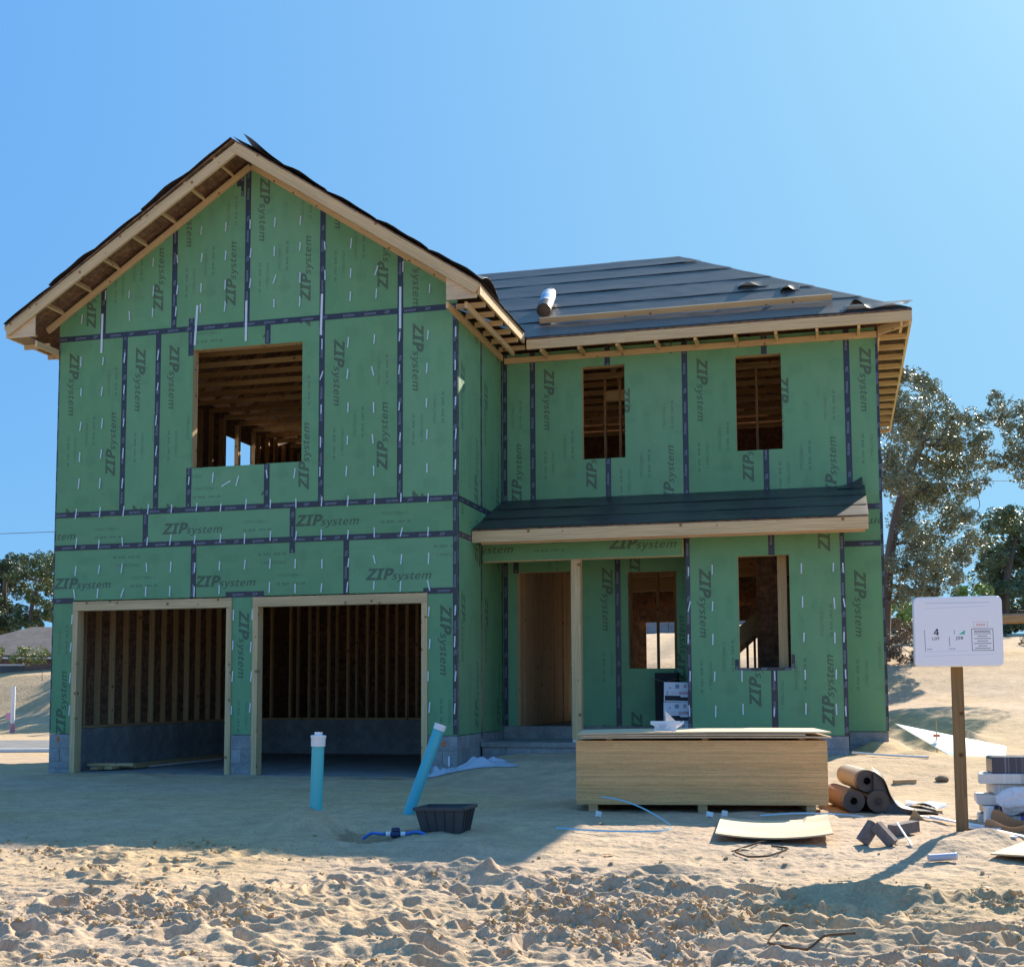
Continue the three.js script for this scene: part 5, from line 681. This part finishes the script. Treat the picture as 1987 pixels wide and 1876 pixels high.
tree('oak_tree', 'darker oak beyond the sand slope at the frame edge', [V(11.0, 2.6, -32.4), V(11.1, 4.0, -32.3), V(11.21, 5.28, -32.2), V(11.6, 6.8, -32.5)], TREE2.map(c => [c[0], c[1], c[2], c[3] * 1.2]).concat(TREE2.map(c => [c[0] + rr(-0.5, 0.5), c[1] + rr(-0.5, 0.5), c[2] + 1, c[3]])), 700, 0.13, leafM(0x70805a, 0.2), 0.2);
tree('shrub', 'bright green shrubs growing under the live oak', [V(8.3, 2.4, -26.5), V(8.4, 3.0, -26.6), V(8.5, 3.6, -26.8)], SHRUB1.map(c => [c[0], c[1], c[2], c[3] * 1.3]), 900, 0.12, leafM(0x7f9a4c, 0.3), 0.015);
tree('dry_brush', 'brown dry brush along the crest of the sand slope', [V(7.1, 2.3, -25), V(7.1, 2.5, -25), V(7.2, 2.8, -25.2)], BRUSH.slice(0, 4), 900, 0.09, leafM(0x93806a, 0.1), 0.01);
tree('dry_brush', 'dry brush behind the white lot sign at the frame edge', [V(10.6, 2.3, -26.6), V(10.6, 2.5, -26.6), V(10.6, 2.9, -26.7)], BRUSH.slice(4), 900, 0.09, leafM(0x8d8062, 0.1), 0.01);
tree('undergrowth', 'dense dark undergrowth along the crest behind the lot sign', [V(9.6, 2.6, -28), V(9.6, 3.0, -28), V(9.6, 3.4, -28)], UNDER, 620, 0.14, leafM(0x66734a, 0.2), 0.015);
tree('undergrowth', 'brown tangled undergrowth at the foot of the live oak', [V(6.9, 2.2, -21), V(6.9, 2.5, -21), V(6.9, 2.8, -21)], UNDER2.concat([[6.2, 2.05, -16.6, 0.3], [6.6, 2.1, -16.4, 0.3], [7.0, 2.0, -16.9, 0.28], [6.35, 2.5, -16.9, 0.26]]), 900, 0.09, leafM(0x7a6a54, 0.1), 0.012);
tree('pine_tree', 'dark tree above the distant house at the far frame edge', [V(-33.7, 2.4, -35), V(-33.6, 4.5, -35), V(-33.5, 6.75, -34.9)], LEFT1.concat(LEFT1.map(c => [c[0] + rr(-0.7, 0.7), c[1] + rr(-0.6, 0.3), c[2] + rr(-1, 1), c[3] * 1.1])), 700, 0.15, leafM(0x56684a, 0.2), 0.2, 'trees behind the distant house');
tree('pine_tree', 'open crowned tree beside the garage corner behind the distant house', [V(-30.9, 2.4, -33.8), V(-31.1, 4.2, -33.6), V(-31.0, 5.4, -33.6), V(-30.5, 6.8, -33.6)], LEFT2.concat(LEFT2.map(c => [c[0] + rr(-0.5, 0.6), c[1] + rr(-0.6, 0.2), c[2] + rr(-1, 1), c[3]])), 700, 0.14, leafM(0x6a7d52, 0.25), 0.16, 'trees behind the distant house');
const shadeTree = (x, z, h) => { const cl = []; for (let k = 0; k < 16; k++) cl.push([x + rr(-2, 2), h - rr(0, 3), z + rr(-2, 2), rr(0.5, 0.9)]); return cl; };
tree('pine_tree', 'tree hidden behind the garage that shades the sand bank', [V(-15.5, 1.8, -27), V(-15.4, 4, -27), V(-15.5, 6.8, -27)], shadeTree(-15.5, -27, 7.2), 260, 0.2, leafM(0x6a7d52, 0.25), 0.16, 'trees behind the garage');
tree('pine_tree', 'second tree behind the garage shading the sand bank', [V(-18.5, 1.8, -30), V(-18.4, 4, -30), V(-18.5, 7.2, -30)], shadeTree(-18.5, -30, 7.6), 260, 0.2, leafM(0x6a7d52, 0.25), 0.16, 'trees behind the garage');
tree('shrub', 'yellow green shrubs on the bank before the distant house', [V(-21.5, 1.6, -21), V(-21.5, 2.0, -21), V(-21.5, 2.3, -21)], [[-23.6, 2.55, -20.2, 0.45], [-22.9, 2.5, -20.4, 0.4], [-22.2, 2.5, -20.8, 0.4], [-21.5, 2.45, -21, 0.35], [-20.8, 2.4, -21.3, 0.35], [-20.2, 2.45, -21.6, 0.4], [-19.5, 2.4, -22, 0.4]], 520, 0.12, leafM(0x8a9350, 0.3), 0.012);
{ // distant house at the left
  const t = thing('distant_house', 'low distant house with grey hip roof and pink wall', 'house'); t.position.set(-25.4, -0.55, -28.5); t.rotation.y = 0.5;
  const wm = std({ map: conT, color: 0xe8c4b8, roughness: 0.9 }), rm = std({ map: conT, color: 0xa39c98, roughness: 0.9 });
  add(t, 'wall', boxG(-4.5, 5, 1.4, 3.2, -3, 3), wm); const P = [V(-5, 3.2, 3.5), V(5.5, 3.2, 3.5), V(5.5, 3.2, -3.5), V(-5, 3.2, -3.5), V(-1.6, 4.45, 0), V(2.2, 4.45, 0)];
  for (const f of [[0, 1, 5, 4], [1, 2, 5], [2, 3, 4, 5], [3, 0, 4]]) add(t, 'roof_slope', slabG(f.map(i => P[i]), 0.08), rm);
  add(t, 'fascia', boxG(-5, 5.5, 3.06, 3.18, 3.42, 3.46), M.white); for (const x of [-2.6, 0.4, 2.8]) { const w = add(t, 'window', boxG(x, x + 1.1, 1.9, 2.8, 3.0, 3.03), std({ color: 0x3a4654, roughness: 0.15 })); add(w, 'window_frame', boxG(x - 0.06, x + 1.16, 2.8, 2.87, 3.0, 3.05), M.white); }
}
{ // grey boundary wall with hedge behind the house, seen through the back door opening
  const t = thing('boundary_wall', 'grey block boundary wall seen through the porch window', 'wall'); for (let k = 0; k < 9; k++) { const x = -6 + k * 1.2; add(t, 'wall_panel', boxG(x, x + 1.185, 2.2, 4.0, -31.7, -31.5), M.block); add(t, 'coping', boxG(x, x + 1.19, 4.0, 4.08, -31.75, -31.45), M.mortar); }
  const h = thing('hedge', 'green hedge above the grey boundary wall', 'hedge'); const cl = []; for (let k = 0; k < 16; k++) cl.push([-6 + k * 0.72, 4.3 + rr(-0.1, 0.2), -33 + rr(-0.3, 0.3), 0.75]); add(h, 'foliage', leaves(cl, 260, 0.16), leafM(0x6f8f3c, 0.3));
  add(h, 'stems', mergeGeometries(cl.map(c => limb([V(c[0], 2.6, c[2]), V(c[0], 3.4, c[2]), V(c[0] + 0.1, 4.3, c[2])], 0.04, 0.02))), M.bark);
}
{ // flat trailer deck beyond the sign
  const t = thing('flatbed_trailer', 'small flat trailer with pale deck parked beyond the sign', 'trailer'); t.position.set(10.15, 2.62, -21.6); t.rotation.y = -0.1;
  for (let k = 0; k < 5; k++) add(t, 'deck_board', boxG(-0.6, 1.4, 0.66, 0.7, -0.5 + k * 0.2, -0.31 + k * 0.2), M.slab); add(t, 'side_rail', boxG(-0.6, 1.4, 0.46, 0.65, 0.45, 0.5), M.wood2); add(t, 'side_rail', boxG(-0.6, 1.4, 0.46, 0.65, -0.5, -0.45), M.wood2);
  for (const z of [-0.55, 0.55]) { const w = add(t, 'wheel', (() => { const g = new THREE.CylinderGeometry(0.24, 0.24, 0.14, 20); g.rotateX(Math.PI / 2); g.translate(0.5, 0.2, z); return g; })(), M.blackPl); add(w, 'hub', (() => { const g = new THREE.CylinderGeometry(0.1, 0.1, 0.15, 14); g.rotateX(Math.PI / 2); g.translate(0.5, 0.2, z); return g; })(), M.galv); }
}
{ // marker pipe by the road, power lines
  const t = thing('marker_pipe', 'white marker pipe with pink ribbon standing beyond the side road', 'pipe'); t.position.set(-19.9, GY(-19.9, -17.3), -17.3); add(t, 'pipe_body', cylT(0.065, 0.065, 1.45, 14), M.white); add(t, 'ribbon', cylT(0.075, 0.07, 0.3, 14), std({ color: 0xc98a94, roughness: 0.8 }));
  add(t, 'ribbon', boxG(-0.25, -0.06, 0.42, 0.62, -0.01, 0.01), std({ color: 0xe0a0b4, roughness: 0.8 }));
  const wire = (label, A, B) => { const m = A.clone().lerp(B, 0.5); m.y -= 0.6; return solo('power_line', label, 'cable', tubeG([A, A.clone().lerp(m, 0.5).setY((A.y + m.y) / 2 - 0.15), m, B.clone().lerp(m, 0.5).setY((B.y + m.y) / 2 - 0.15), B], 0.013, 60, 6), M.blackPl); };
  wire('thin power line crossing the sky left of the garage', V(-60, 8.6, -28), V(-6, 10.2, -41)); wire('thin power line crossing the sky beside the live oak', V(4, 11.2, -44), V(40, 12.6, -54));
}
renderer.render(scene, camera);
